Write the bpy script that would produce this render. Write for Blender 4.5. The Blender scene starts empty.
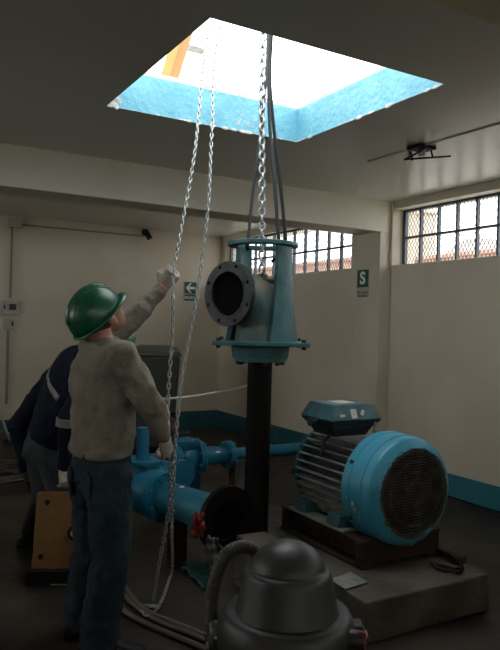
import bpy, bmesh, math, random
from mathutils import Vector, Matrix, Quaternion, noise
R = math.radians; PI = math.pi
random.seed(7)
C = bpy.context.scene.collection
SC = bpy.context.scene

# ------------------------------------------------------------ camera
FPX, HC, YAW, ROLL = 670.0, 1.526, R(30.2), R(1.5)
vfwd = Vector((math.sin(YAW), math.cos(YAW), 0)); r0 = Vector((math.cos(YAW), -math.sin(YAW), 0)); u0 = Vector((0, 0, 1))
vright = r0*math.cos(ROLL) + u0*math.sin(ROLL); vup = u0*math.cos(ROLL) - r0*math.sin(ROLL)
CAM = Vector((0, 0, HC))
cd = bpy.data.cameras.new('camera'); cam = bpy.data.objects.new('camera', cd); C.objects.link(cam)
m3 = Matrix((vright, vup, -vfwd)).transposed()
cam.matrix_world = Matrix.Translation(CAM) @ m3.to_4x4()
cd.sensor_fit = 'VERTICAL'; cd.sensor_height = 24.0; cd.lens = FPX/650*24.0; cd.clip_start = .05; cd.clip_end = 300
SC.camera = cam
# real-world points measured off the photograph: image column, row and true depth in metres
def at(x, y, d): return CAM + (vfwd + vright*((x-250)/FPX) - vup*((y-325)/FPX))*d
def onz(x, y, z):
    r = vfwd + vright*((x-250)/FPX) - vup*((y-325)/FPX); return CAM + r*((z-HC)/r.z)

# ------------------------------------------------------------ world, exposure
w = bpy.data.worlds.new('sky'); SC.world = w; w.use_nodes = True
nt = w.node_tree; bg = nt.nodes['Background']
tc = nt.nodes.new('ShaderNodeTexCoord'); mp = nt.nodes.new('ShaderNodeMapping'); mp.inputs['Scale'].default_value = (2, 2, 5)
nz = nt.nodes.new('ShaderNodeTexNoise'); nz.inputs['Scale'].default_value = 1.6; nz.inputs['Detail'].default_value = 4
cr = nt.nodes.new('ShaderNodeValToRGB'); cr.color_ramp.elements[0].position = .3; cr.color_ramp.elements[1].position = .75
cr.color_ramp.elements[0].color = (.88, .94, 1, 1); cr.color_ramp.elements[1].color = (1, 1, 1, 1)
nt.links.new(tc.outputs['Generated'], mp.inputs['Vector']); nt.links.new(mp.outputs[0], nz.inputs['Vector'])
nt.links.new(nz.outputs['Fac'], cr.inputs[0]); nt.links.new(cr.outputs[0], bg.inputs['Color'])
bg.inputs['Strength'].default_value = 2.6
SC.view_settings.view_transform = 'Standard'; SC.view_settings.look = 'None'
SC.view_settings.exposure = 1.05; SC.view_settings.gamma = 1.0; SC.view_settings.use_curve_mapping = False
SC.cycles.max_bounces = 10; SC.cycles.diffuse_bounces = 6; SC.cycles.sample_clamp_indirect = 4; SC.cycles.caustics_reflective = False

# ------------------------------------------------------------ materials
def mat(name, col, rough=.6, metal=0.0, col2=None, scale=6.0, lo=.4, hi=.62, bump=0.0, bscale=None, third=None, spec=None, detail=6, rvar=0):
    m = bpy.data.materials.new(name); m.use_nodes = True; n = m.node_tree; b = n.nodes['Principled BSDF']
    b.inputs['Base Color'].default_value = (*col, 1); b.inputs['Roughness'].default_value = rough; b.inputs['Metallic'].default_value = metal
    if spec is not None: b.inputs['Specular IOR Level'].default_value = spec
    t = n.nodes.new('ShaderNodeTexCoord')
    if col2:
        z = n.nodes.new('ShaderNodeTexNoise'); z.inputs['Scale'].default_value = scale; z.inputs['Detail'].default_value = detail
        n.links.new(t.outputs['Object'], z.inputs['Vector'])
        r = n.nodes.new('ShaderNodeValToRGB'); e = r.color_ramp.elements
        e[0].position = lo; e[0].color = (*col, 1); e[1].position = hi; e[1].color = (*col2, 1)
        if third:
            k = e.new(min(.98, hi+.1)); k.color = (*third, 1)
        n.links.new(z.outputs['Fac'], r.inputs[0]); n.links.new(r.outputs[0], b.inputs['Base Color'])
        if rvar:
            mr = n.nodes.new('ShaderNodeMapRange'); mr.inputs[3].default_value = rough-rvar; mr.inputs[4].default_value = rough+rvar
            mr.inputs[1].default_value = .3; mr.inputs[2].default_value = .7
            n.links.new(z.outputs['Fac'], mr.inputs[0]); n.links.new(mr.outputs[0], b.inputs['Roughness'])
    if bump:
        z2 = n.nodes.new('ShaderNodeTexNoise'); z2.inputs['Scale'].default_value = bscale or scale*4; z2.inputs['Detail'].default_value = 5
        n.links.new(t.outputs['Object'], z2.inputs['Vector'])
        bp = n.nodes.new('ShaderNodeBump'); bp.inputs['Strength'].default_value = bump; bp.inputs['Distance'].default_value = .02
        n.links.new(z2.outputs['Fac'], bp.inputs['Height']); n.links.new(bp.outputs[0], b.inputs['Normal'])
    return m
M = {}
M['wall'] = mat('cream wall paint', (.56, .49, .375), .55, 0, (.62, .55, .43), 1.4, bump=.1, bscale=18)
M['beam'] = mat('beam plaster', (.62, .57, .46), .5, 0, (.68, .62, .51), 1.8, bump=.12, bscale=12)
M['warmbeam'] = mat('yellowed beam paint', (.74, .62, .40), .6, 0, (.78, .66, .44), 1.5)
M['banddim'] = mat('skirting paint darkened for dim rear', (.014, .085, .105), .5, 0, (.03, .11, .13), 4)  # teal skirting colour darkened to paint in the dimmer light at the rear
M['ceil'] = mat('glossy ceiling paint', (.56, .54, .48), .28, 0, (.60, .58, .52), 1.2, .3, .7, bump=.05, bscale=5, detail=2)
M['floor'] = mat('stained concrete floor', (.011, .008, .0055), .5, 0, (.052, .041, .029), 1.5, .42, .70, bump=.3, bscale=14, rvar=.15, spec=.32)
M['band'] = mat('teal skirting paint', (.02, .15, .19), .4, 0, (.03, .18, .225), 3)
M['shaft'] = mat('sky blue shaft paint', (.12, .36, .46), .6, 0, (.16, .42, .51), 9, .35, .66, third=None, bump=.4, bscale=30)
M['chip'] = mat('bare plaster', (.42, .40, .36), .9, 0, (.6, .58, .52), 20)
M['outer'] = mat('outdoor concrete', (.66, .63, .56), .9, 0, (.74, .71, .64), 2)
M['frame'] = mat('window frame paint', (.07, .085, .10), .45)
M['mesh'] = mat('window mesh wire', (.13, .14, .15), .5, .3)
M['brick'] = mat('terracotta building', (.27, .165, .125), .9, 0, (.32, .215, .17), 3)
M['tan'] = mat('tan building', (.36, .31, .25), .9, 0, (.40, .35, .29), 2)
M['hill'] = mat('grey hill', (.28, .24, .21), 1, 0, (.33, .28, .25), .5)
M['steel'] = mat('galvanised steel', (.50, .51, .50), .35, .85, (.35, .35, .34), 30)
M['chain'] = mat('zinc chain', (.38, .39, .37), .42, .7)
M['strap'] = mat('black sling webbing', (.025, .028, .03), .8)
M['pump'] = mat('pump teal paint', (.018, .080, .086), .45, 0, (.025, .115, .12), 7, .35, .6, third=(.09, .07, .05), bump=.3, bscale=25)
M['pumpflange'] = mat('bare cast iron flange', (.014, .017, .016), .5, .4, (.032, .038, .034), 12, bump=.3)
M['elbow'] = mat('stained pump elbow', (.04, .10, .095), .5, 0, (.12, .10, .06), 5, .42, .66, bump=.4, bscale=20)
M['hole'] = mat('painted hole shade', (.004, .004, .004), .9, spec=.05)  # black standing in for the shade inside bores, holes and openings
M['column'] = mat('oily dark steel pipe', (.003, .003, .003), .6, 0, (.008, .005, .004), 4, spec=.15)
M['blue'] = mat('blue enamel', (.009, .135, .23), .38, 0, (.013, .17, .27), 5, bump=.12, bscale=30)
M['bluedirty'] = mat('dusty blue enamel', (.008, .095, .15), .44, 0, (.02, .15, .21), 5, .35, .6, bump=.15, bscale=30)
M['cowl'] = mat('light blue fan cover paint', (.05, .30, .42), .4, 0, (.04, .25, .37), 6, .45, .7, bump=.08, bscale=20)
M['grille'] = mat('dusty fan grille', (.045, .04, .035), .8, .2, (.10, .085, .07), 14)
M['fin'] = mat('weathered motor casting', (.17, .19, .175), .5, .2, (.30, .30, .26), 12, .4, .6, bump=.2)
M['tbox'] = mat('terminal box teal', (.03, .08, .092), .4, 0, (.045, .125, .14), 12)
M['tboxlow'] = mat('terminal box base', (.025, .035, .04), .4, .2)
M['sticker'] = mat('paper sticker', (.62, .60, .50), .7, 0, (.5, .48, .42), 60)
M['rust'] = mat('rusty steel', (.022, .014, .011), .8, .2, (.05, .024, .015), 14, bump=.3)
M['concrete'] = mat('plinth concrete', (.05, .041, .030), .8, 0, (.10, .085, .064), 4, .38, .62, bump=.5, bscale=22)
M['padc'] = mat('pad concrete', (.09, .072, .052), .85, 0, (.14, .115, .085), 8, bump=.6, bscale=30)
M['vac'] = mat('grey vacuum plastic', (.026, .028, .028), .42, 0, (.034, .036, .035), 10, bump=.04, bscale=60)
M['vacdark'] = mat('dark vacuum plastic', (.022, .022, .022), .4)
M['hose'] = mat('ribbed grey hose', (.055, .052, .038), .55)
M['cable'] = mat('grey cable', (.085, .075, .055), .5)
M['rope'] = mat('pale rope', (.50, .47, .40), .8)
M['red'] = mat('red cloth', (.20, .018, .008), .7)
M['tealcloth'] = mat('teal cloth', (.01, .075, .07), .9, 0, (.018, .10, .09), 20)
M['rag'] = mat('grey rag', (.06, .055, .045), .9, 0, (.2, .19, .165), 24)
M['orange'] = mat('orange painted steel', (.115, .052, .007), .55, 0, (.15, .072, .012), 6, .35, .62, third=(.14, .07, .03), bump=.2)
M['black'] = mat('black rubber', (.008, .008, .008), .6, spec=.15)
M['yellow'] = mat('yellow gantry paint', (.42, .20, .035), .5, 0, (.34, .17, .04), 6)
M['white'] = mat('white enamel', (.75, .75, .72), .4)
M['green'] = mat('green sign', (.006, .085, .04), .5)
M['signwhite'] = mat('sign white', (.75, .76, .72), .6)
M['signgrey'] = mat('sign backing', (.42, .38, .32), .6)
M['helmet'] = mat('green helmet shell', (.006, .082, .036), .33, 0, (.008, .095, .043), 3)
M['skin'] = mat('skin', (.34, .16, .10), .5, 0, (.40, .20, .13), 20)
M['hair'] = mat('short dark hair', (.012, .01, .009), .8, bump=.6, bscale=150)
M['sweat'] = mat('grey sweatshirt fabric', (.185, .165, .130), .9, 0, (.23, .21, .165), 9, bump=.3, bscale=50, spec=.15)
M['jeans'] = mat('faded denim', (.018, .030, .040), .85, 0, (.030, .048, .060), 5, bump=.3, bscale=60, spec=.15)
M['jeans2'] = mat('grey denim', (.026, .032, .035), .85, 0, (.042, .05, .054), 5, bump=.3, bscale=60, spec=.15)
M['navy'] = mat('navy jacket', (.004, .006, .014), .85, 0, (.006, .009, .020), 9, bump=.25, bscale=40, spec=.15)
M['reflect'] = mat('silver reflective tape', (.17, .175, .165), .4)
M['glove'] = mat('light work glove', (.42, .38, .31), .85, 0, (.30, .27, .22), 18, bump=.3)
M['shoe'] = mat('dark work shoe', (.012, .011, .010), .5, spec=.15)
M['leather'] = mat('brown leather patch', (.13, .065, .035), .7)
M['bin'] = mat('dark green bin plastic', (.05, .056, .046), .5)
M['binlid'] = mat('bin lid plastic', (.13, .135, .11), .5)
M['plastic'] = mat('beige electrical plastic', (.42, .38, .31), .5)
M['pvc'] = mat('grey conduit', (.24, .215, .175), .5)
M['brown'] = mat('brown carton', (.10, .05, .025), .8)
M['dkgreen'] = mat('dark green valve', (.02, .05, .03), .5)
M['copper'] = mat('brass part', (.35, .2, .08), .4, .6)
M['darkred'] = mat('dark red enamel', (.09, .012, .008), .4)
M['labelred'] = mat('red label print', (.55, .03, .03), .5)

# ------------------------------------------------------------ mesh helpers
def V(*a): return Vector(a)
def box(bm, x0, x1, y0, y1, z0, z1, mtx=None):
    c = [(x, y, z) for x in (x0, x1) for y in (y0, y1) for z in (z0, z1)]
    v = [bm.verts.new((mtx @ Vector(p)) if mtx else p) for p in c]
    for f in ((0,1,3,2), (4,6,7,5), (0,4,5,1), (2,3,7,6), (0,2,6,4), (1,5,7,3)): bm.faces.new([v[i] for i in f])
def frame_for(a):
    a = a.normalized(); h = Vector((0,0,1)) if abs(a.z) < .95 else Vector((1,0,0))
    u = h.cross(a).normalized(); return u, a.cross(u).normalized()
def tube(bm, pts, r, seg=10, cap=True, closed=False, ry=None):
    pts = [Vector(p) for p in pts]; n = len(pts)
    rs = r if isinstance(r, (list, tuple)) else [r]*n
    rings = []; u = None
    for i, p in enumerate(pts):
        if closed: t = pts[(i+1) % n]-pts[i-1]
        else: t = pts[min(i+1, n-1)]-pts[max(i-1, 0)]
        t.normalize()
        if u is None: u, v = frame_for(t)
        else:
            u = (u - t*u.dot(t)); u = u.normalized() if u.length > 1e-6 else frame_for(t)[0]; v = t.cross(u)
        k = (ry/r if ry and not isinstance(r, (list, tuple)) else 1)
        rings.append([bm.verts.new(p + u*math.cos(2*PI*j/seg)*rs[i] + v*math.sin(2*PI*j/seg)*rs[i]*k) for j in range(seg)])
    for i in range(n if closed else n-1):
        a, b = rings[i], rings[(i+1) % n]
        for j in range(seg): bm.faces.new((a[j], a[(j+1) % seg], b[(j+1) % seg], b[j]))
    if cap and not closed: bm.faces.new(rings[0][::-1]); bm.faces.new(rings[-1])
def lathe(bm, o, axis, prof, seg=32, cap=True):
    """prof: (distance along axis, radius) list"""
    o = Vector(o); a = Vector(axis).normalized(); u, v = frame_for(a); rings = []
    for h, r in prof:
        rings.append([bm.verts.new(o + a*h + (u*math.cos(2*PI*j/seg) + v*math.sin(2*PI*j/seg))*max(r, 1e-4)) for j in range(seg)])
    for A, B in zip(rings, rings[1:]):
        for j in range(seg): bm.faces.new((A[j], A[(j+1) % seg], B[(j+1) % seg], B[j]))
    if cap: bm.faces.new(rings[0][::-1]); bm.faces.new(rings[-1])
def ring(bm, o, axis, ri, ro, t, seg=32):
    lathe(bm, o, axis, [(0, ri), (0, ro), (t, ro), (t, ri), (0, ri)], seg, cap=False)
def ball(bm, c, rx, ry=None, rz=None, mtx=None, seg=16):
    ry = ry or rx; rz = rz or rx
    m = Matrix.Translation(Vector(c)) @ (mtx.to_4x4() if mtx else Matrix.Identity(4)) @ Matrix.Diagonal((rx, ry, rz, 1))
    bmesh.ops.create_uvsphere(bm, u_segments=seg, v_segments=seg//2+2, radius=1, matrix=m)
def bez(p, n=12):
    """smooth curve through points"""
    p = [Vector(q) for q in p]; out = []
    P = [p[0]*2-p[1]] + p + [p[-1]*2-p[-2]]
    for i in range(1, len(P)-2):
        for k in range(n):
            t = k/n; a, b, c, d = P[i-1], P[i], P[i+1], P[i+2]
            out.append(.5*((2*b) + (c-a)*t + (2*a-5*b+4*c-d)*t*t + (-a+3*b-3*c+d)*t**3))
    out.append(p[-1]); return out
def obj(name, bm, m, parent=None, smooth=False, bevel=0, seg=2, mods=()):
    bmesh.ops.recalc_face_normals(bm, faces=bm.faces[:])
    me = bpy.data.meshes.new(name); bm.to_mesh(me); bm.free()
    ms = m if isinstance(m, (list, tuple)) else [m]
    for q in ms: me.materials.append(M[q] if isinstance(q, str) else q)
    o = bpy.data.objects.new(name, me); C.objects.link(o)
    if smooth:
        for p in me.polygons: p.use_smooth = True
        if smooth == 'auto':
            me.set_sharp_from_angle(angle=R(38))
    if bevel:
        b = o.modifiers.new('bevel', 'BEVEL'); b.width = bevel; b.segments = seg; b.limit_method = 'ANGLE'; b.angle_limit = R(35)
    if parent: join(o, parent)
    return o
def pieces(name, bm, m, parent, **k):
    '''every separate piece of the mesh becomes a part of its own'''
    left = set(bm.verts); outs = []
    while left:
        st = [next(iter(left))]; isl = set(st)
        while st:
            v = st.pop()
            for e in v.link_edges:
                w_ = e.other_vert(v)
                if w_ not in isl: isl.add(w_); st.append(w_)
        left -= isl
        nb_ = bmesh.new(); mp_ = {v: nb_.verts.new(v.co) for v in isl}; seen = set()
        for v in isl:
            for f in v.link_faces:
                if f not in seen: seen.add(f); nb_.faces.new([mp_[q] for q in f.verts])
        outs.append(obj(name, nb_, m, parent, **k))
    bm.free(); return outs
def root_inv(p):
    mt = Matrix.Identity(4)
    while p: mt = p.matrix_basis.copy() if not p.parent else mt; p = p.parent
    return mt
def join(o, p):
    o.parent = p
    if not p.parent: o.matrix_parent_inverse = p.matrix_basis.inverted()
    # a sub-part's parent part has identity basis but sits in the thing's space already corrected
    else: o.matrix_parent_inverse = Matrix.Identity(4)
def nb(): return bmesh.new()
def tag(o, label, cat, group=None, kind=None):
    if label: o['label'] = label
    if cat: o['category'] = cat
    if group: o['group'] = group
    if kind: o['kind'] = kind
    return o
def thing(name, label, cat, loc, group=None):
    o = bpy.data.objects.new(name, None); C.objects.link(o); o.empty_display_size = .1
    o.location = loc; o.matrix_basis = Matrix.Translation(Vector(loc)); return tag(o, label, cat, group)
def struct(name, bm, m, **k):
    o = obj(name, bm, m, **k); o['kind'] = 'structure'; return o

# ------------------------------------------------------------ room constants
ZC, ZB = 2.826, 2.51            # ceiling, beam soffit
XR, XP = 4.70, 4.55             # right wall face, pillar face
YB, YB2, YW = 5.23, 5.60, 8.85  # beam, back of beam, back wall
SX0, SX1, SY0, SY1, ZS = 1.258, 2.64, 2.563, 3.946, 3.085   # skylight
X0, Y0 = -3.2, -3.0
XW = 4.84                       # front window plane

b = nb(); box(b, X0-.2, 5.0, Y0-.2, YW+.2, -.2, 0); struct('floor', b, 'floor')
b = nb()
e = .001
box(b, X0-.2, SX0-e, Y0-.2, YW+.2, ZC, ZS-.06); box(b, SX1+e, 5.0, Y0-.2, YW+.2, ZC, ZS-.06)
box(b, SX0-e, SX1+e, Y0-.2, SY0-e, ZC, ZS-.06); box(b, SX0-e, SX1+e, SY1+e, YW+.2, ZC, ZS-.06)
struct('ceiling', b, 'ceil')
# skylight shaft lining: blue, with its concrete kerb above and a chipped lower edge
b = nb(); t = .02
box(b, SX0-.10, SX0, SY0-.1, SY1+.1, ZC+.001, ZS-.026); box(b, SX1, SX1+.10, SY0-.1, SY1+.1, ZC+.001, ZS-.026)
box(b, SX0, SX1, SY0-.10, SY0, ZC+.001, ZS-.026); box(b, SX0, SX1, SY1, SY1+.10, ZC+.001, ZS-.026)
struct('trim_1', b, 'shaft')
b = nb()
random.seed(3)
def chips(n, f):
    for i in range(n):
        u = random.random(); s = .004+.015*random.random()**2
        f(u, s)
chips(34, lambda u, s: ball(b, (SX0+(SX1-SX0)*u, SY1, ZC+.003), s*1.6, .004, s*.7, seg=8))
chips(26, lambda u, s: ball(b, (SX1, SY0+(SY1-SY0)*u, ZC+.003), .004, s*1.6, s*.7, seg=8))
chips(9, lambda u, s: ball(b, (SX1, SY0+(SY1-SY0)*(.15+.7*u), ZC+.05+.15*random.random()), .003, s*1.3, s*.6, seg=8))
chips(22, lambda u, s: ball(b, (SX0+.02+.07*random.random(), SY1, ZC+.005+.05*random.random()), s, .003, s, seg=8))
for k in range(14): ball(b, (SX0+.9+.06*random.random()*k/3, SY1, ZC+.04+.09*random.random()), .006, .003, .009, seg=6)
struct('trim_2', b, 'chip')
b = nb()
for x0, x1, y0, y1 in ((SX0-.12, SX0-.001, SY0-.12, SY1+.12), (SX1+.001, SX1+.12, SY0-.12, SY1+.12), (SX0, SX1, SY0-.12, SY0-.001), (SX0, SX1, SY1+.001, SY1+.12)):
    box(b, x0, x1, y0, y1, ZS-.0255, ZS+.004)
struct('trim_3', b, 'chip')
# cross beam, near beam, edge beam
b = nb(); box(b, X0, XR+.3, YB, YB2, ZB, ZC+.01); struct('trim_4', b, 'beam', bevel=.008)
b = nb(); box(b, X0, XR+.3, 1.25, 1.62, 2.60, ZC+.01); struct('trim_5', b, 'warmbeam', bevel=.008)
b = nb(); box(b, XR, 5.0, Y0, YB, 2.748, ZC+.01); box(b, XR-.06, 5.0, YB2, YW, 2.745, ZC+.01); struct('trim_6', b, 'beam')
# right wall with its pillar
b = nb(); box(b, XR, 5.0, Y0, YB-.001, -.01, 2.175); struct('wall_right', b, 'wall', bevel=.006)
b = nb(); box(b, XR-.08, 5.0, YB2, YW, -.01, 2.17); struct('wall_right_rear', b, 'wall', bevel=.006)
b = nb(); box(b, XP, 5.0, YB+.002, YB2, -.01, ZB+.01); box(b, XR-.02, 5.0, YB-.03, YB+.03, 2.17, ZC); struct('wall_pillar', b, 'wall', bevel=.006)
b = nb(); box(b, X0, 5.0, YW, YW+.2, -.01, ZC+.01); struct('wall_back', b, 'wall')
# walls beside and behind the camera; their high window bands are added for fill light
b = nb(); box(b, X0-.2, X0, Y0, YW, -.01, 1.75); box(b, X0-.2, X0, Y0, 2.6, 1.75, ZC+.01); box(b, X0-.2, X0, 8.6, YW, 1.75, ZC+.01); box(b, X0-.2, X0, 2.6, 8.6, 2.74, ZC+.01); struct('wall_left', b, 'wall')
b = nb(); box(b, X0, 5.0, Y0-.2, Y0, -.01, 2.05); box(b, X0, -2.4, Y0-.2, Y0, 2.05, ZC+.01); box(b, 4.2, 5.0, Y0-.2, Y0, 2.05, ZC+.01); box(b, -2.4, 4.2, Y0-.2, Y0, 2.74, ZC+.01); struct('wall_front', b, 'wall')
b = nb()
for z in (1.765, 2.25, 2.725): box(b, X0-.12, X0-.08, 2.6, 8.6, z-.015, z+.015)
for i in range(11): box(b, X0-.12, X0-.08, 2.6+i*.6-.011, 2.6+i*.6+.011, 1.75, 2.74)
struct('fill_window_1', b, 'frame')
b = nb()
for z in (2.065, 2.4, 2.725): box(b, -2.4, 4.2, Y0-.12, Y0-.08, z-.015, z+.015)
for i in range(12): box(b, -2.4+i*.6-.011, -2.4+i*.6+.011, Y0-.12, Y0-.08, 2.05, 2.74)
struct('fill_window_2', b, 'frame')
# unseen overhang, added to keep high sky light out of the two window bands
b = nb(); box(b, X0-1.9, X0-.2, Y0-1.9, YW, 2.80, 2.92); box(b, X0-.2, 5.0, Y0-1.9, Y0-.2, 2.80, 2.92); struct('added_overhang', b, 'outer')
b = nb(); box(b, XR-.008, XR+.01, Y0, YB, 0, .215); struct('baseboard_right', b, 'band', bevel=.003)
b = nb(); box(b, XR-.012, XR+.01, Y0, YB, -.005, .012); struct('trim_7', b, 'black')
b = nb(); box(b, XR-.088, XR-.06, YB2, YW, 0, .25); struct('baseboard_right_rear', b, 'banddim')
b = nb(); box(b, X0, XR-.08, YW-.008, YW+.01, 0, .25); struct('baseboard_back', b, 'banddim')
b = nb(); box(b, XP-.006, 4.7, YB-.006, YB2, 0, .215); struct('baseboard_pillar', b, 'band')

# windows: steel frame bars and diamond wire mesh
def win(name, x, y0, y1, z0, z1, zm, step, from_top):
    b = nb(); T = .011
    box(b, x-.02, x+.02, y0, y1, z0-.005, z0+.014); box(b, x-.02, x+.02, y0, y1, z1-.024, z1); box(b, x-.016, x+.016, y0, y1, zm-T, zm+T)
    y = from_top; first = True
    while (y > y0+.05):
        box(b, x-.018, x+.018, y-(T if not first else .03), y+T, z0, z1); y -= step; first = False
    o = struct(name, b, 'frame')
    b = nb(); p = .052; L = z1-z0; s = p*.72
    k = 0; y = y0-L
    sl = L*.62
    while y < y1:
        for sg in (0, 1):
            ya, yb = (y, y+sl) if sg == 0 else (y+sl, y)
            # clip to the frame
            za, zb = z0, z1
            for (q0, q1) in ((ya, yb),):
                d = q1-q0
                t0, t1 = 0., 1.
                for lim, sgn in ((y0, 1), (y1, -1)):
                    f0, f1 = (q0-lim)*sgn, (q1-lim)*sgn
                    if f0 < 0 and f1 < 0: t0 = 2
                    elif f0 < 0: t0 = max(t0, f0/(f0-f1))
                    elif f1 < 0: t1 = min(t1, f0/(f0-f1))
                if t0 < t1:
                    A = Vector((x+.022, q0+d*t0, z0+L*t0)); B = Vector((x+.022, q0+d*t1, z0+L*t1)); tube(b, [A, B], .0035, 3, cap=False)
        y += p*.86
    g = obj('wire_mesh', b, 'mesh', o)
win('window_1', XW, -2.4, YB-.035, 2.175, 2.748, 2.462, .237, YB-.04)
win('window_2', XR+.02, YB2+.20, YW-.1, 2.17, 2.745, 2.44, .24, YB2+.24+.24*12)
b = nb(); box(b, XR-.06, 5.0, YB2-.001, YB2+.20, 2.16, 2.76); box(b, XR-.06, 5.0, YW-.1, YW, 2.16, 2.76); struct('trim_8', b, 'wall')

# ------------------------------------------------------------ outside
b = nb(); box(b, -60, 60, -60, 60, -.5, -.21); struct('ground_outside', b, 'outer')
def building(name, x0, x1, y0, y1, h, m, label, wins):
    t = thing(name, label, 'building', ((x0+x1)/2, (y0+y1)/2, -.1), 'buildings outside the windows')
    b = nb(); box(b, x0, x1, y0, y1, -.1, h); obj('wall', b, m, t)
    b = nb(); box(b, x0-.12, x1+.12, y0-.12, y1+.12, h, h+.1); obj('roof_slab', b, m, t)
    for (yy, zz) in wins:
        b = nb(); box(b, x0-.03, x0+.02, yy, yy+.8, zz, zz+.9); obj('window_opening', b, 'hole', t)
building('brick_building', 14, 19, 16.2, 34, 3.75, 'brick', 'low terracotta brick building seen through the rear window left of the pillar', [(18, 2.0), (24, 2.0)])
building('brick_building', 14.5, 19, 8.0, 15.9, 3.6, 'brick', 'low terracotta brick building behind the lower panes of the right-hand window', [(12, 1.8)])
building('apartment_building', 22, 22.7, 22.3, 24.6, 6.8, 'tan', 'tall tan building seen in the upper left panes of the right-hand window', [(23, 4)])
b = nb()
nx, ny = 12, 40; g = [[None]*ny for _ in range(nx)]
for i in range(nx):
    for j in range(ny):
        x = 34+i*1.6; y = 8+j*1.3
        hgt = math.sin(PI*i/(nx-1))*(7.2+.5*noise.noise(Vector((x*.2, y*.4, 0)))+2.0*math.exp(-((y-37)/3.2)**2))
        g[i][j] = b.verts.new((x, y, -.2+max(0, hgt)))
for i in range(nx-1):
    for j in range(ny-1): b.faces.new((g[i][j], g[i+1][j], g[i+1][j+1], g[i][j+1]))
h = struct('hill_outside', b, 'hill', smooth=True)

# tripod hoist above the skylight
apex = V(2.15, 3.6, 5.15)
t = thing('hoist_tripod', 'yellow steel tripod leg rising beside the roof opening', 'hoist frame', (2.15, 3.6, 3.02))
feet = [V(1.735, 4.2, 3.075), V(3.9, 3.0, 3.075), V(1.5, 1.7, 3.075)]
for f in feet:
    b = nb(); box(b, f.x-.07, f.x+.07, f.y-.07, f.y+.07, 3.026, 3.05); obj('foot_plate', b, 'yellow', t)
    b = nb(); d = (apex-f).normalized(); u, v = frame_for(d); mt = Matrix((u, v, d)).transposed().to_4x4(); mt.translation = f
    L = (apex-f).length; box(b, -.05, .05, -.04, .04, 0, L, mt); obj('leg', b, 'yellow', t, bevel=.006)
b = nb(); box(b, apex.x-.12, apex.x+.12, apex.y-.12, apex.y+.12, 5.12, 5.20); obj('head_plate', b, 'yellow', t)
b = nb(); p = V(1.87, 4.26, 3.44); box(b, 1.90, 2.02, 4.2, 4.24, 3.405, 3.435); obj('bracket', b, 'fin', t)
t = thing('chain_hoist', 'chain hoist block hanging from the tripod head above the opening', 'chain hoist', (2.12, 3.56, 4.78))
b = nb(); lathe(b, (2.12, 3.48, 4.85), (0, 1, 0), [(0, .06), (.01, .11), (.15, .11), (.16, .06)], 24); obj('housing', b, 'yellow', t, smooth='auto')
b = nb(); tube(b, bez([(2.13, 3.56, 4.95), (2.16, 3.56, 5.03), (2.12, 3.56, 5.10), (2.09, 3.56, 5.05)], 5), .012, 8); obj('hook', b, 'steel', t, smooth=True)

# ------------------------------------------------------------ chains and slings
def chain(name, pts, pitch, wd, wire, label, m='chain', parent=None):
    pts = bez(pts, 16); b = nb(); acc = [0]
    for p in pts: p.z = max(p.z, wire*1.6)
    for a, c in zip(pts, pts[1:]): acc.append(acc[-1]+(c-a).length)
    n = int(acc[-1]/pitch); k = 0
    for i in range(n):
        s = (i+.5)*pitch
        while k < len(acc)-2 and acc[k+1] < s: k += 1
        f = (s-acc[k])/(acc[k+1]-acc[k]); p = pts[k].lerp(pts[k+1], f); d = (pts[k+1]-pts[k]).normalized()
        u, v = frame_for(d); ang = (PI/2)*(i % 2)+.5+i*.06; q = u*math.cos(ang)+v*math.sin(ang)
        lp = []
        hl = pitch*.5+wire*.9-wd*.5+wire*.4; rr = wd*.5-wire
        for j in range(12):
            an = 2*PI*j/12; c_, s_ = math.cos(an), math.sin(an)
            lp.append(p + d*(s_*rr+(hl if s_ > 0 else -hl)*(abs(s_) > .01)) + q*(c_*rr))
        tube(b, lp, wire, 5, closed=True)
    o = obj(name, b, m, parent, smooth=True)
    if label: tag(o, label, 'chain')
    return o
chain('load_chain', [at(262, 286, 4.2), at(262, 160, 4.2), at(263, 30, 4.2), V(2.17, 3.6, 4.7)], .044, .054, .0085, 'bright steel load chain hanging straight down through the roof opening to the pump')
t = thing('hand_chain', 'long looped hand chain the man in grey pulls with both hands', 'chain', onz(150, 606, 0)+V(0, 0, .012))
chain('strand', [V(2.06, 3.53, 4.78), at(211, 20, 4.0), at(195, 150, 3.72), at(182, 225, 3.52), at(174, 272, 3.4), at(172.5, 330, 3.36), at(168, 400, 3.30), at(169, 447, 3.22), at(170, 500, 3.4), at(160, 560, 3.5), onz(153, 603, .02)], .029, .023, .0044, None, parent=t)
chain('strand', [V(2.18, 3.53, 4.78), at(221, 20, 4.0), at(212, 130, 3.78), at(208, 210, 3.66), at(196, 300, 3.56), at(182, 380, 3.48), at(176, 440, 3.44), at(172, 520, 3.5), onz(172, 572, .02), onz(160, 604, .015), onz(152, 606, .015), onz(140, 607, .015), onz(147, 616, .015), onz(158, 609, .015)], .029, .023, .0044, None, parent=t)
def strap(pts, label, lean=0):
    b = nb(); tube(b, bez(pts, 8), .019, 8, ry=.006); o = obj('lifting_sling', b, 'strap', smooth=True); tag(o, label, 'sling', 'webbing slings holding the pump')
hk = V(2.21, 3.58, 3.62)
strap([at(248, 243, 4.20), at(253, 190, 4.26), at(261, 130, 4.27), at(266.5, 70, 4.27), at(268, 28, 4.28), V(2.20, 3.69, 4.66)], 'black webbing sling from the left rim of the pump up to the hoist')
strap([at(279, 243, 4.17), at(275, 190, 4.17), at(270, 130, 4.2), at(268.5, 80, 4.22), at(270, 28, 4.24), V(2.24, 3.62, 4.66)], 'black webbing sling just right of the load chain, inner one of the right-hand pair')
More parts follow.
